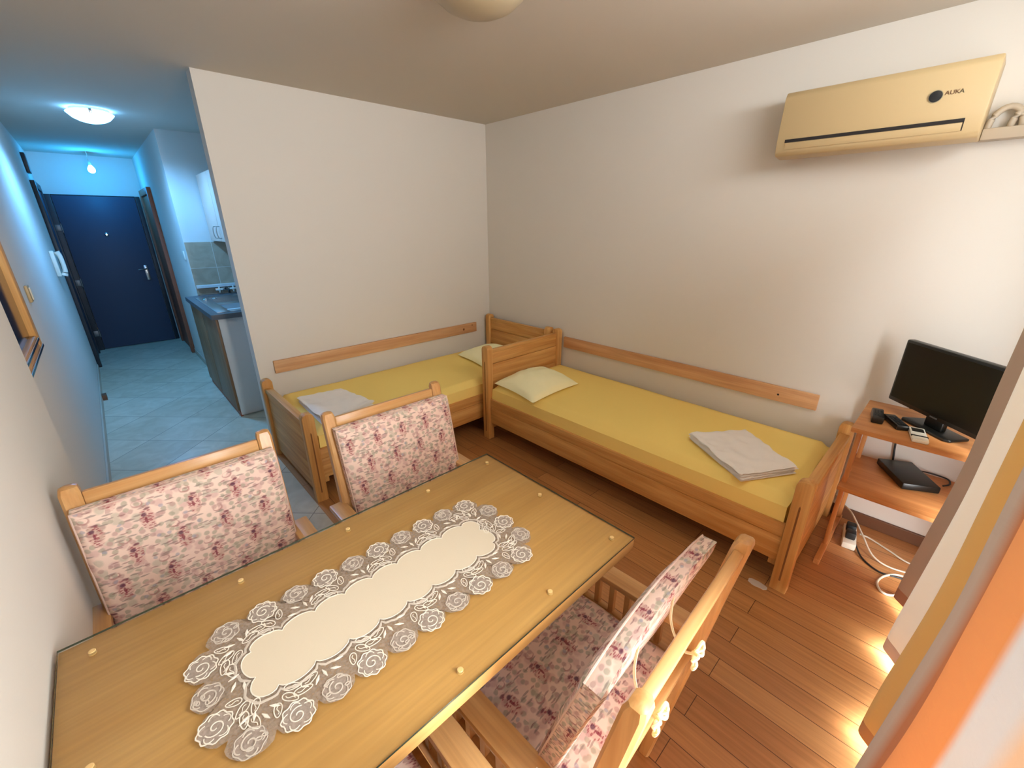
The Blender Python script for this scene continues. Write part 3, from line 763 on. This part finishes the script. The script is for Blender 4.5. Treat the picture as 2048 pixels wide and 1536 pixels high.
for k in range(NR):
    p, n_ = P_[(k*12+6) % per]; tn = Vector((-n_.y, n_.x)); c = p+n_*.010
    if k % 2 == 0:
        R = .0245; rot = random.uniform(0, 6)
        def wob(t): a = 2*PI*t; r = R*(1+.07*math.sin(9*a+rot)); return (r*math.cos(a), r*math.sin(a))
        loop2(c, tn, n_, wob, 40, .0012, emb)
        def spi(t): a = rot+2.6*PI*t; r = R*(.1+.5*t); return (r*math.cos(a), r*math.sin(a))
        loop2(c, tn, n_, spi, 24, .0011, emb, False)
        for j in range(5):
            a = rot+j*1.256
            def pet(t, a=a): q = a+(t-.5)*.9; r = R*(.72+.2*math.sin(PI*t)); return (r*math.cos(q), r*math.sin(q))
            loop2(c, tn, n_, pet, 8, .0009, emb, False)
        def fill(t): a = rot+2*PI*t; return (.5*R*math.cos(a), .5*R*math.sin(a))
        vsd = [gre.verts.new((*(c+tn*wob(i/28)[0]*.93+n_*wob(i/28)[1]*.93), .0004)) for i in range(28)]; gre.faces.new(vsd)
        # leaves on the inner side, outlined
        for dx, dy, rx, ry, a in ((.0, -.038, .0145, .0065, .9), (.02, -.036, .015, .0065, .2), (.034, -.047, .015, .0075, -.25), (.008, -.055, .013, .006, .5), (-.022, -.03, .012, .006, 1.9)):
            cc = c+tn*dx+n_*dy
            def lf(t, rx=rx, ry=ry, a=a):
                q = 2*PI*t; x, y = rx*math.cos(q), ry*math.sin(q)*(1-.25*math.cos(q)); return (x*math.cos(a)-y*math.sin(a), x*math.sin(a)+y*math.cos(a))
            loop2(cc, tn, n_, lf, 18, .00095, emb)
            def lf2(t, rx=rx, a=a): x = rx*(t*1.2-.6); y = .002*math.sin(6*t); return (x*math.cos(a)-y*math.sin(a), x*math.sin(a)+y*math.cos(a))
            loop2(cc, tn, n_, lf2, 6, .0008, emb, False)
    else:
        R = .024
        vsd = [gre.verts.new((*(c+tn*R*math.cos(2*PI*i/24)*(1+.08*math.sin(14*PI*i/24))+n_*R*math.sin(2*PI*i/24)), .0005)) for i in range(24)]; gre.faces.new(vsd)
        rot = random.uniform(0, 6)
        def gw(t): a = 2*PI*t; r = R*(.94+.06*math.sin(7*a+rot)); return (r*math.cos(a), r*math.sin(a))
        loop2(c, tn, n_, gw, 36, .001, thr, z=.0012)
        def gs(t): a = rot+2.6*PI*t; r = R*(.1+.5*t); return (r*math.cos(a), r*math.sin(a))
        loop2(c, tn, n_, gs, 24, .0014, thr, False, z=.0012)
        for j in range(4):
            a = rot+j*1.57
            def gp(t, a=a): q = a+(t-.5); r = R*(.7+.18*math.sin(PI*t)); return (r*math.cos(q), r*math.sin(q))
            loop2(c, tn, n_, gp, 8, .0012, thr, False, z=.0012)
        for j in range(4):
            a = random.uniform(0, 6.3); r = random.uniform(.3, .85)*R; cc = c+tn*r*math.cos(a)+n_*r*math.sin(a)
            def bl(t): q = 2*PI*t; return (.0042*math.cos(q), .0026*math.sin(q))
            loop2(cc, tn, n_, bl, 8, .0012, thr, z=.0013)
        for dx, dy, a in ((.012, -.036, .6), (-.006, -.04, 1.4), (-.02, -.036, 2.2), (.022, -.05, .2)):
            cc = c+tn*dx+n_*dy; e = (tn*math.cos(a)+n_*math.sin(a))*.009
            tube(emb, [(*(cc-e), .001), (*cc, .0012), (*(cc+e), .001)], lambda s: .0006+.0024*math.sin(PI*s), 6, .5)
# stitched edging round the linen
e2 = [(*(p+n_*(.014*abs(math.sin(PI*k/CN*20))**.6-.004)), .0012) for k, (p, n_) in enumerate(cp)]
tube(emb, e2, .0011, 5, .6, True)
gb = [(*(p+n_*(.014*abs(math.sin(PI*k/CN*20))**.6+.005+.0012*math.sin(k*1.9))), .0008) for k, (p, n_) in enumerate(cp)]
tube(thr, gb, .0026, 5, .3, True)
bmesh.ops.recalc_face_normals(emb, faces=list(emb.faces)); bmesh.ops.recalc_face_normals(gre, faces=list(gre.faces))
bmesh.ops.recalc_face_normals(thr, faces=list(thr.faces)); g_o = obj('grey_roses', gre, M['lacegrey'], tr); obj('grey_thread', thr, M['thread'], g_o); obj('white_roses', emb, M['cord'], tr)

# ------------------------------------------------------------------ chairs
def slab(w, h, th, frame, nu=26, nv=22, bulge=.35, puck=.004, seed=0):
    """soft cushion; frame(u,v,d) gives the position, u,v in metres from the centre and d the depth (+ is front)"""
    bm = bmesh.new(); uvl = bm.loops.layers.uv.new('UVMap'); front = []; back = []; co = {}
    for i in range(nu+1):
        rf, rb = [], []
        for j in range(nv+1):
            a, b_ = i/nu*2-1, j/nv*2-1
            u, v = a*w/2, b_*h/2
            e = min(1-abs(a), (1-abs(b_))*h/w)*w/2
            r = th*.5; f = 1 if e >= r else math.sqrt(max(0, 1-(1-e/r)**2)); f = max(f, .7)
            q = bulge*th*.5*(1-a*a)*(1-b_*b_)+puck*noise.noise(Vector((u*14+seed, v*14, 2)))
            vf = bm.verts.new(frame(u, v, th*.5*f+q)); vb = bm.verts.new(frame(u, v, -th*.5*f))
            rf.append(vf); rb.append(vb); co[vf] = (u, v); co[vb] = (u+.031, v+.017)
        front.append(rf); back.append(rb)
    def face(vs, uvs=None):
        f = bm.faces.new(vs)
        for k, l in enumerate(f.loops): l[uvl].uv = uvs[k] if uvs else co[l.vert]
    for i in range(nu):
        for j in range(nv):
            face((front[i][j], front[i+1][j], front[i+1][j+1], front[i][j+1])); face((back[i][j], back[i][j+1], back[i+1][j+1], back[i+1][j]))
    for i in range(nu):
        for j in (0, nv):
            A, B_, C_, D = front[i][j], front[i+1][j], back[i+1][j], back[i][j]; s = 1 if j else -1
            u0, v0 = co[A]; u1, v1 = co[B_]
            face((A, B_, C_, D), [(u0, v0), (u1, v1), (u1, v1+s*th), (u0, v0+s*th)])
    for j in range(nv):
        for i in (0, nu):
            A, B_, C_, D = front[i][j], front[i][j+1], back[i][j+1], back[i][j]; s = 1 if i else -1
            u0, v0 = co[A]; u1, v1 = co[B_]
            face((A, B_, C_, D), [(u0, v0), (u1, v1), (u1+s*th, v1), (u0+s*th, v0)])
    bmesh.ops.recalc_face_normals(bm, faces=list(bm.faces))
    return bm

PX = .2285            # half distance of the back posts
def make_chair(label, loc, rot, cu=(0, 0, 0), sag=0, ph=.895, bow=0):
    """local: x right, y forward, origin on the floor under the post tops"""
    t = thing('armchair', label, 'chair', loc, rot, 'wooden armchairs round the dining table')
    def by(z): return .135*(1-z/.9)**.9 if z < .9 else 0
    for s in (-1, 1):
        b = bmesh.new()
        # back post: slightly curved, chamfered top
        secs = [(0, .032, .034), (.2, .038, .04), (.42, .042, .044), (.7, .042, .04), (ph-.018, .042, .036), (ph-.004, .036, .028), (ph, .024, .016)]
        rings = []
        for z, w, d in secs:
            y = by(z); c = .006
            o8 = [(-w/2+c, -d/2), (w/2-c, -d/2), (w/2, -d/2+c), (w/2, d/2-c), (w/2-c, d/2), (-w/2+c, d/2), (-w/2, d/2-c), (-w/2, -d/2+c)]
            rings.append([b.verts.new((s*PX+p[0], y+p[1], z)) for p in o8])
        for A, B_ in zip(rings, rings[1:]):
            for k in range(8): b.faces.new((A[k], A[(k+1) % 8], B_[(k+1) % 8], B_[k]))
        b.faces.new(list(reversed(rings[0]))); b.faces.new(rings[-1])
        bmesh.ops.recalc_face_normals(b, faces=list(b.faces))
        obj('back_post', b, BEECH['Z'], t, True, 30)
        obj('leg', beam(bmesh.new(), (s*.262, .475, 0), (s*.262, .475, .527), .04, .04, bev=.004), BEECH['Z'], t)
        ar = obj('armrest', B(s*.2635-.03, s*.2635+.03, .05, .515, .528, .55, .006), BEECH['Y'], t)
        obj('arm_rail', B(s*.262-.011, s*.262+.011, .07, .455, .37, .415, .003), BEECH['Y'], t)
        for k in range(7):
            y = .105+k*.05; obj('spindle', B(s*.262-.008, s*.262+.008, y, y+.016, .416, .5275), BEECH['Z'], ar, False)
    obj('top_rail', beam(bmesh.new(), (-PX+.021, by(.85), .848), (PX-.021, by(.85), .848), .048, .022, up=(0, by(.8)-by(.9), -.1), bev=.005), BEECH['X'], t)
    obj('lower_rail', beam(bmesh.new(), (-PX+.021, by(.5), .5), (PX-.021, by(.5), .5), .045, .02, up=(0, by(.45)-by(.55), -.1), bev=.004), BEECH['X'], t)
    b = bmesh.new(); box(b, -.24, .24, .455, .478, .36, .415, .003); box(b, -.2, .2, .085, .105, .36, .415, .003)
    box(b, -.24, .24, .11, .453, .4, .415, .002); obj('seat_frame', b, BEECH['X'], t)
    obj('seat_cushion', slab(.43, .4, .045, lambda u, v, d: (u, .295+v, .438+d), seed=loc[0]), M['floral'], t, True, 70)
    # back cushion hangs on the top rail
    top, bot = .845, .49
    tilt = .014
    def fr(u, v, d):
        k = (v+.1875)/.375                      # 0 bottom .. 1 top
        z = bot+(top-bot)*k+u*cu[1]
        y = by(z)+.042+cu[2]+sag*(1-k)*.08+bow*(1-(u/.24)**2)*(.4+.6*k)
        return (u*1.0+cu[0]*(.4+.6*(1-k)), y+d, z-abs(d)*.05)
    c = obj('back_cushion', slab(.475, .375, .048, fr, seed=loc[1]), M['floral'], t, True, 70)
    # piping round the front edge
    pts = []
    for i in range(96):
        a = i/96*4; sd = int(a); f = a-sd; w, h = .2375, .1875; rr = .97
        u, v = [(-w+2*w*f, -h), (w, -h+2*h*f), (w-2*w*f, h), (-w, h-2*h*f)][sd]
        pts.append(Vector(fr(u, v, .0165)))
    b = bmesh.new(); tube(b, pts, .0022, 6, 1, True); obj('piping', b, M['pipe'], c)
    for x0, z in ((-.05, .846), (-.19, .846)):
        y = by(z); b = bmesh.new()
        tube(b, catmull([(x0+.13, y+.048+cu[2], z-.03), (x0+.05, y+.032+cu[2]*.5, z-.036), (x0+.01, y+.005, z-.04), (x0, y-.02, z-.022)]), .0025, 6)
        for a in (-.6, .5, 2.4, 3.6):
            tube(b, catmull([(x0, y-.018, z-.02), (x0+.014*math.cos(a), y-.03, z-.02+.014*math.sin(a)), (x0+.024*math.cos(a+.4), y-.026, z-.02+.024*math.sin(a+.4)), (x0+.012*math.cos(a+.9), y-.024, z-.02+.014*math.sin(a+.9)), (x0, y-.02, z-.02)]), .003, 6)
        obj('tie', b, M['rope'], t)
    return t
make_chair('floral cushioned wooden armchair beside the left wall, far side of table', (-2.63, -1.655, 0), PI, (-.0, .0, .0))
make_chair('floral cushioned wooden armchair by the foot of the back wall bed', (-1.964, -1.66, 0), PI, (-.018, 0, 0))
make_chair('floral cushioned wooden armchair on the near side, back to the window', (-2.0215, -2.954, 0), math.radians(2.25), (0, 0, .022), sag=.6, bow=.012)
make_chair('wooden armchair on the near side closest to the left wall, mostly out of view', (-2.635, -2.97, 0), math.radians(.6), (0, 0, 0))

# ------------------------------------------------------------------ tv corner
t = thing('tv_stand', 'beech two-shelf stand between the bed and the curtain', 'shelf', (0, 0, 0))
SY = -2.945; SE = -3.42
obj('top_shelf', B(-.465, -.025, SE, SY, .678, .7, .004), SHELF['Y'], t)
obj('lower_shelf', B(-.445, -.02, SE, SY-.012, .378, .4, .004), SHELF['Y'], t)
for y in (SY-.028, SE+.012):
    obj('leg', beam(bmesh.new(), (-.36, y, .03), (-.40, y, .678), .026, .018, bev=.002), SHELF['Z'], t)
    obj('leg', beam(bmesh.new(), (-.06, y, .03), (-.06, y, .678), .026, .018, bev=.002), SHELF['Z'], t)
    obj('foot', B(-.52, -.03, y-.012, y+.012, 0, .03, .003), SHELF['X'], t)

t = thing('television', 'black flat screen television on the stand top shelf', 'television', (-.262, -3.185, .7), math.radians(-135))
# local: screen faces -y' ; width along x'
b = bmesh.new(); W2 = .235
prism(b, [(-W2, .05), (W2, .05), (W2, .338), (-W2, .338)], 'y', -.012, .022, .007); obj('casing', b, M['black'], t)
obj('screen_panel', B(-W2+.012, W2-.012, -.0135, -.0122, .07, .326), M['screen'], t, False)
b = bmesh.new(); prism(b, [(-.1, -.045), (.1, -.045), (.115, -.03), (.1, .06), (-.1, .06), (-.115, -.03)], 'z', .0005, .012, .004); obj('stand_base', b, M['black'], t)
b = bmesh.new(); box(b, -.04, .04, -.005, .02, .011, .06, .006); obj('neck', b, M['black'], t)
b = bmesh.new(); box(b, -.016, .016, -.0142, -.0124, .057, .063, 0); obj('maker_mark', b, M['hinge'], t, False)

def remote(name, label, loc, rot, dims, m, group=None):
    t = thing(name, label, 'remote control', loc, rot, group)
    w, l, h = dims
    obj('case', B(-w/2, w/2, -l/2, l/2, .0003, h, min(h*.3, .006)), m, t)
    b = bmesh.new()
    for i in range(5):
        for j in range(3): box(b, -w*.32+j*w*.24, -w*.32+j*w*.24+w*.16, -l*.35+i*l*.13, -l*.35+i*l*.13+l*.07, h-.0005, h+.0016, .0005)
    obj('buttons', b, M['plug'], t)
    return t
remote('remote_control', 'black chunky remote nearest the stand corner on the top shelf', (-.29, -3.005, .7), math.radians(-82), (.042, .12, .034), M['black'], 'black remotes on the stand')
remote('remote_control', 'black remote lying slanted between the other remotes', (-.3, -3.07, .7), math.radians(-62), (.045, .13, .024), M['black'], 'black remotes on the stand')
t = thing('remote_control', 'white air conditioner remote with dark display at the shelf edge', 'remote control', (-.378, -3.15, .7), math.radians(100))
obj('case', B(-.026, .026, -.065, .075, .0003, .017, .005), M['plastic'], t)
obj('display', B(-.019, .019, -.05, -.01, .0168, .0178), M['screen'], t, False)
obj('band', B(-.0262, .0262, .028, .04, .0135, .0174), M['darkslot'], t, False)

t = thing('set_top_box', 'flat black receiver box on the lower shelf', 'receiver', (-.15, -3.165, .4), math.radians(30))
obj('case', B(-.115, .115, -.07, .07, .005, .036, .005), M['black'], t)
b = bmesh.new()
for x in (-.08, .08):
    for y in (-.055, .055): lathe(b, [(.008, 0), (.008, .0055)], (x, y, 0), 10)
obj('feet', b, M['plug'], t)
obj('front_strip', B(-.1, .1, -.0712, -.07, .012, .03), M['screen'], t, False)

def cable(name, label, pts, r, m, cat='cable', group=None):
    b = bmesh.new(); tube(b, catmull(pts, 8), r, 8); return tag(obj(name, b, m), label, cat, group)
cable('hanging_cable', 'black cable hanging behind the stand between its two shelves', [(-.012, -3.1, .72), (-.01, -3.085, .6), (-.012, -3.09, .5), (-.012, -3.1, .42), (-.012, -3.1, .38)], .004, M['cable_b'])
cable('cable', 'thin dark cable curling behind the receiver box', [(-.06, -3.2, .42), (-.02, -3.24, .407), (-.03, -3.3, .407), (-.08, -3.31, .407), (-.12, -3.29, .407)], .0035, M['cable_b'])
t = thing('power_strip', 'white power strip with black plugs on the floor under the stand', 'power strip', (-.2, -3.045, 0), math.radians(8))
obj('case', B(-.09, .09, -.028, .028, .0003, .036, .006), M['plastic'], t)
for x in (-.035, .035):
    b = bmesh.new(); box(b, x-.022, x+.022, -.02, .02, .0365, .075, .006); obj('plug', b, M['plug'], t)
cable('cable', 'white cable running from behind the bed to the power strip and beyond', [(-.025, -2.93, .13), (-.03, -2.96, .1), (-.1, -3.02, .1), (-.2, -3.09, .06), (-.28, -3.15, .02), (-.3, -3.22, .006), (-.27, -3.32, .006)], .004, M['cable_w'])
cable('cable', 'white cable lying straight along the floor behind the power strip', [(-.14, -3.08, .02), (-.12, -3.12, .006), (-.16, -3.2, .006), (-.2, -3.28, .006), (-.19, -3.4, .006)], .004, M['cable_w'])
cable('cable', 'dark cable curving on the floor in front of the power strip', [(-.25, -3.08, .02), (-.32, -3.12, .006), (-.37, -3.19, .006), (-.35, -3.26, .006), (-.33, -3.36, .006)], .004, M['cable_b'])
cable('cable', 'white cable loop on the floor by the curtain hem', [(-.33, -3.33, .006), (-.33, -3.26, .006), (-.38, -3.215, .006), (-.45, -3.195, .006), (-.5, -3.21, .006), (-.51, -3.235, .006), (-.49, -3.26, .006), (-.44, -3.29, .006), (-.4, -3.34, .006)], .0048, M['cable_w'])

# ------------------------------------------------------------------ air conditioner
AY0, AY1 = -3.02, -2.345
t = thing('air_conditioner', 'cream split air conditioner high on the right wall', 'air conditioner', (0, 0, 0))
b = bmesh.new(); prism(b, [(0, 1.825), (-.12, 1.812), (-.188, 1.82), (-.199, 1.836), (-.203, 1.9), (-.192, 2.06), (-.18, 2.08), (0, 2.085)], 'y', AY0, AY1, .006); obj('body', b, M['cream'], t, True, 30)
obj('louvre_slot', B(-.2036, -.18, AY0+.05, AY1-.035, 1.874, 1.887), M['darkslot'], t, False)
b = bmesh.new(); prism(b, [(-.2005, 1.873), (-.2045, 1.872), (-.2025, 1.845), (-.1985, 1.845)], 'y', AY0+.054, AY1-.038, .0006); obj('flap', b, M['cream'], t)
obj('flap_gap', B(-.2032, -.19, AY0+.05, AY0+.0525, 1.846, 1.874), M['darkslot'], t, False)
def on_front(y, z):  # front face leans slightly
    return -.203+(z-1.9)/.16*.011
bx = on_front(0, 1.972)
b = bmesh.new(); lathe(b, [(.021, -.0035), (.021, -.001), (.0185, -.0042)], (bx, -2.868, 1.972), 32, 'x'); obj('badge_ring', b, M['ring'], t)
b = bmesh.new(); lathe(b, [(.0188, -.0048), (.012, -.0056), (.001, -.0058)], (bx, -2.868, 1.972), 32, 'x'); o_ = obj('badge', b, M['badge'], t)
def text(body, size, loc, rot, m, parent, name):
    c = bpy.data.curves.new(name, 'FONT'); c.body = body; c.size = size; c.extrude = .0004; c.align_x = 'CENTER'; c.align_y = 'CENTER'
    o = bpy.data.objects.new(name, c); C.objects.link(o); o.location = loc; o.rotation_euler = rot; c.materials.append(m)
    bpy.context.view_layer.update(); me = bpy.data.meshes.new_from_object(o); bpy.data.objects.remove(o)
    o = bpy.data.objects.new(name, me); C.objects.link(o); o.location = loc; o.rotation_euler = rot
    if not me.materials: me.materials.append(m)
    o.parent = parent; return o
text('AUK', .02, (bx-.001, -2.912, 1.978), (PI/2, 0, -PI/2), M['ink_brown'], t, 'lettering')
text('A', .02, (bx-.001, -2.9375, 1.978), (PI/2, 0, -PI/2), M['ink_green'], t, 'lettering')
t = thing('pipe_trunking', 'white pipe trunking with coiled hoses beside the air conditioner', 'pipe', (0, 0, 0))
obj('trunking_box', B(-.065, 0, YW, AY0-.001, 1.822, 1.862, .004), M['beige'], t)
for y, r, z0 in ((-3.075, .045, 1.865), (-3.13, .04, 1.865), (-3.17, .036, 1.865)):
    b = bmesh.new(); tube(b, [(-.03, y+r*math.cos(a*PI/14), z0+r*1.5*math.sin(a*PI/14)) for a in range(15)], .011, 10); obj('hose', b, M['beige'], t)

# ------------------------------------------------------------------ curtain
path = [(-.51, -3.34), (-.52, -3.29), (-.54, -3.262), (-.59, -3.30), (-.68, -3.355), (-.79, -3.31), (-.86, -3.266), (-.92, -3.30), (-1.03, -3.36), (-1.16, -3.31), (-1.27, -3.258), (-1.32, -3.29), (-1.38, -3.335), (-1.44, -3.31), (-1.5, -3.258), (-1.55, -3.285), (-1.60, -3.31), (-1.66, -3.275), (-1.72, -3.25), (-1.79, -3.258), (-1.87, -3.275), (-1.95, -3.285), (-2.06, -3.28)]
cp = catmull([(x, y, 0) for x, y in path], 7)
LEN = [0]
for a, b_ in zip(cp, cp[1:]): LEN.append(LEN[-1]+(b_-a).length)
def s_at(x):
    for i in range(len(cp)-1):
        if cp[i].x >= x >= cp[i+1].x: return (LEN[i]+(cp[i].x-x)/max(1e-6, cp[i].x-cp[i+1].x)*(LEN[i+1]-LEN[i]))/LEN[-1]
    return 1
GREY = lin(176, 156, 138); WHT = lin(246, 238, 222); MUS = lin(204, 156, 74); ORG = lin(228, 146, 70); BRN = lin(176, 104, 44); PAL = lin(216, 218, 220); PEA = lin(238, 202, 164)
seq = [(-.51, GREY), (-.62, GREY), (-.65, ORG), (-.78, ORG), (-.80, WHT), (-1.0, WHT), (-1.04, MUS), (-1.40, MUS), (-1.43, GREY), (-1.525, GREY), (-1.54, BRN), (-1.69, BRN), (-1.715, ORG), (-1.84, ORG), (-1.86, PAL), (-1.93, PAL), (-1.99, PEA), (-2.06, PEA)]
M['curtain'] = curtain_mat([(s_at(x) if x > -2.059 else 1, c) for x, c in seq])
CT = 1.96; b = bmesh.new(); uvl = b.loops.layers.uv.new('UVMap'); rows = []; NZ = 40; uvd = {}  # unseen curtain top set low so added daylight comes in above it
for k in range(NZ+1):
    z = .032+(CT-.032)*k/NZ; row = []
    for i, p in enumerate(cp):
        fl = 1+.12*(1-z/2.2)
        zz = min(1, z/.8); y = -3.312+(p.y+3.312)*fl-.034*zz*zz*(3-2*zz)+.003*noise.noise(Vector((p.x*6, z*2.5, 0)))
        v = b.verts.new((p.x+.004*noise.noise(Vector((p.x*5, z*3, 5))), y, z)); uvd[v] = (LEN[i]/LEN[-1], z); row.append(v)
    rows.append(row)
for k in range(NZ):
    for i in range(len(cp)-1):
        f = b.faces.new((rows[k][i], rows[k][i+1], rows[k+1][i+1], rows[k+1][i]))
        for l in f.loops: l[uvl].uv = uvd[l.vert]
tag(obj('curtain', b, M['curtain'], None, True, 80), 'orange mustard and cream striped curtain hanging at the window', 'curtain')
t = thing('curtain_rod', 'thin white rod carrying the striped curtain', 'curtain rod', (0, 0, CT+.012))  # unseen rod, holds the curtain below the added light gap
b = bmesh.new(); tube(b, [(-2.3, -3.345, 0), (-.3, -3.345, 0)], .009, 12); obj('rod', b, M['plastic'], t)
for x in (-2.25, -.35):
    b = bmesh.new(); tube(b, [(x, -3.345, 0), (x, YW+.001 if x > -.5 else -3.345, 0)] if x > -.5 else [(x, -3.345, .01), (x, -3.345, H-CT-.013)], .006, 8); obj('bracket', b, M['plastic'], t)
# white scuffed tape remnant at the bed foot
b = bmesh.new(); vs = []
for i in range(18):
    a = 2*PI*i/18; r = 1+.3*noise.noise(Vector((math.cos(a)*2, math.sin(a)*2, 1)))
    vs.append(b.verts.new((-.85+.02*r*math.cos(a), -2.825+.04*r*math.sin(a), .0012)))
b.faces.new(vs); g_ = bmesh.ops.extrude_face_region(b, geom=list(b.faces))
for v in g_['geom']:
    if isinstance(v, bmesh.types.BMVert): v.co.z = .0001
bmesh.ops.recalc_face_normals(b, faces=list(b.faces))
tag(obj('paper_scrap', b, plain('paper', lin(206, 190, 176), .8)), 'pale scrap stuck to the floor at the right bed foot', 'scrap')

# ------------------------------------------------------------------ light
W = bpy.data.worlds.new('World'); bpy.context.scene.world = W; W.use_nodes = True
bg = W.node_tree.nodes['Background']; bg.inputs[0].default_value = (1.0, 1.045, 1.06, 1)
wn, wl_ = W.node_tree.nodes, W.node_tree.links
wtc = wn.new('ShaderNodeTexCoord'); dt = wn.new('ShaderNodeVectorMath'); dt.operation = 'DOT_PRODUCT'; dt.inputs[1].default_value = (-.05, -.95, .3)
wl_.new(wtc.outputs['Generated'], dt.inputs[0])
mxm = wn.new('ShaderNodeMath'); mxm.operation = 'MAXIMUM'; mxm.inputs[1].default_value = 0; wl_.new(dt.outputs['Value'], mxm.inputs[0])
pwm = wn.new('ShaderNodeMath'); pwm.operation = 'POWER'; pwm.inputs[1].default_value = 2; wl_.new(mxm.outputs[0], pwm.inputs[0])
mam = wn.new('ShaderNodeMath'); mam.operation = 'MULTIPLY_ADD'; mam.inputs[1].default_value = 33; mam.inputs[2].default_value = 9.5   # brighter lobe added to push daylight deep into the room
wl_.new(pwm.outputs[0], mam.inputs[0]); wl_.new(mam.outputs[0], bg.inputs[1])
def light(name, typ, loc, energy, col, **k):
    l = bpy.data.lights.new(name, typ); l.energy = energy; l.color = col
    for a, v in k.items(): setattr(l, a, v)
    o = bpy.data.objects.new(name, l); C.objects.link(o); o.location = loc; return o
po = light('window_portal', 'AREA', ((WX0+WX1)/2, YW-.16, WZ/2), 1, (1, 1, 1), shape='RECTANGLE', size=WX1-WX0, size_y=WZ)
po.rotation_euler = (PI/2, 0, 0); po.data.cycles.is_portal = True
light('hall_lamp_light', 'SPOT', (-2.43, 1.55, 2.205), 105, (.13, .46, 1), shadow_soft_size=.06, spot_size=math.radians(165), spot_blend=.6)
light('hall_bulb_light', 'POINT', (-2.45, 3.98, 2.03), 14, (.02, .38, 1), shadow_soft_size=.035)

# ------------------------------------------------------------------ camera
cam = bpy.data.cameras.new('Camera'); co = bpy.data.objects.new('Camera', cam); C.objects.link(co)
yaw, pit, rol = math.radians(46.5981), math.radians(-20.7628), math.radians(-.2094)
fw = Vector((math.cos(pit)*math.cos(yaw), math.cos(pit)*math.sin(yaw), math.sin(pit))); rt = Vector((math.sin(yaw), -math.cos(yaw), 0)); up = rt.cross(fw)
r2 = math.cos(rol)*rt+math.sin(rol)*up; u2 = -math.sin(rol)*rt+math.cos(rol)*up
m = Matrix((r2, u2, -fw)).transposed().to_4x4(); m.translation = Vector((-2.6585, -3.1272, 1.5265)); co.matrix_world = m
cam.sensor_fit = 'HORIZONTAL'; cam.sensor_width = 36; cam.lens = 844.1338/2048*36; cam.clip_start = .02
sc = bpy.context.scene; sc.camera = co
sc.view_settings.view_transform = 'Standard'; sc.view_settings.look = 'None'; sc.view_settings.gamma = 1; sc.view_settings.exposure = .1
sc.cycles.use_denoising = True; sc.cycles.max_bounces = 10; sc.cycles.diffuse_bounces = 6; sc.cycles.transparent_max_bounces = 12
sc.cycles.sample_clamp_indirect = 6
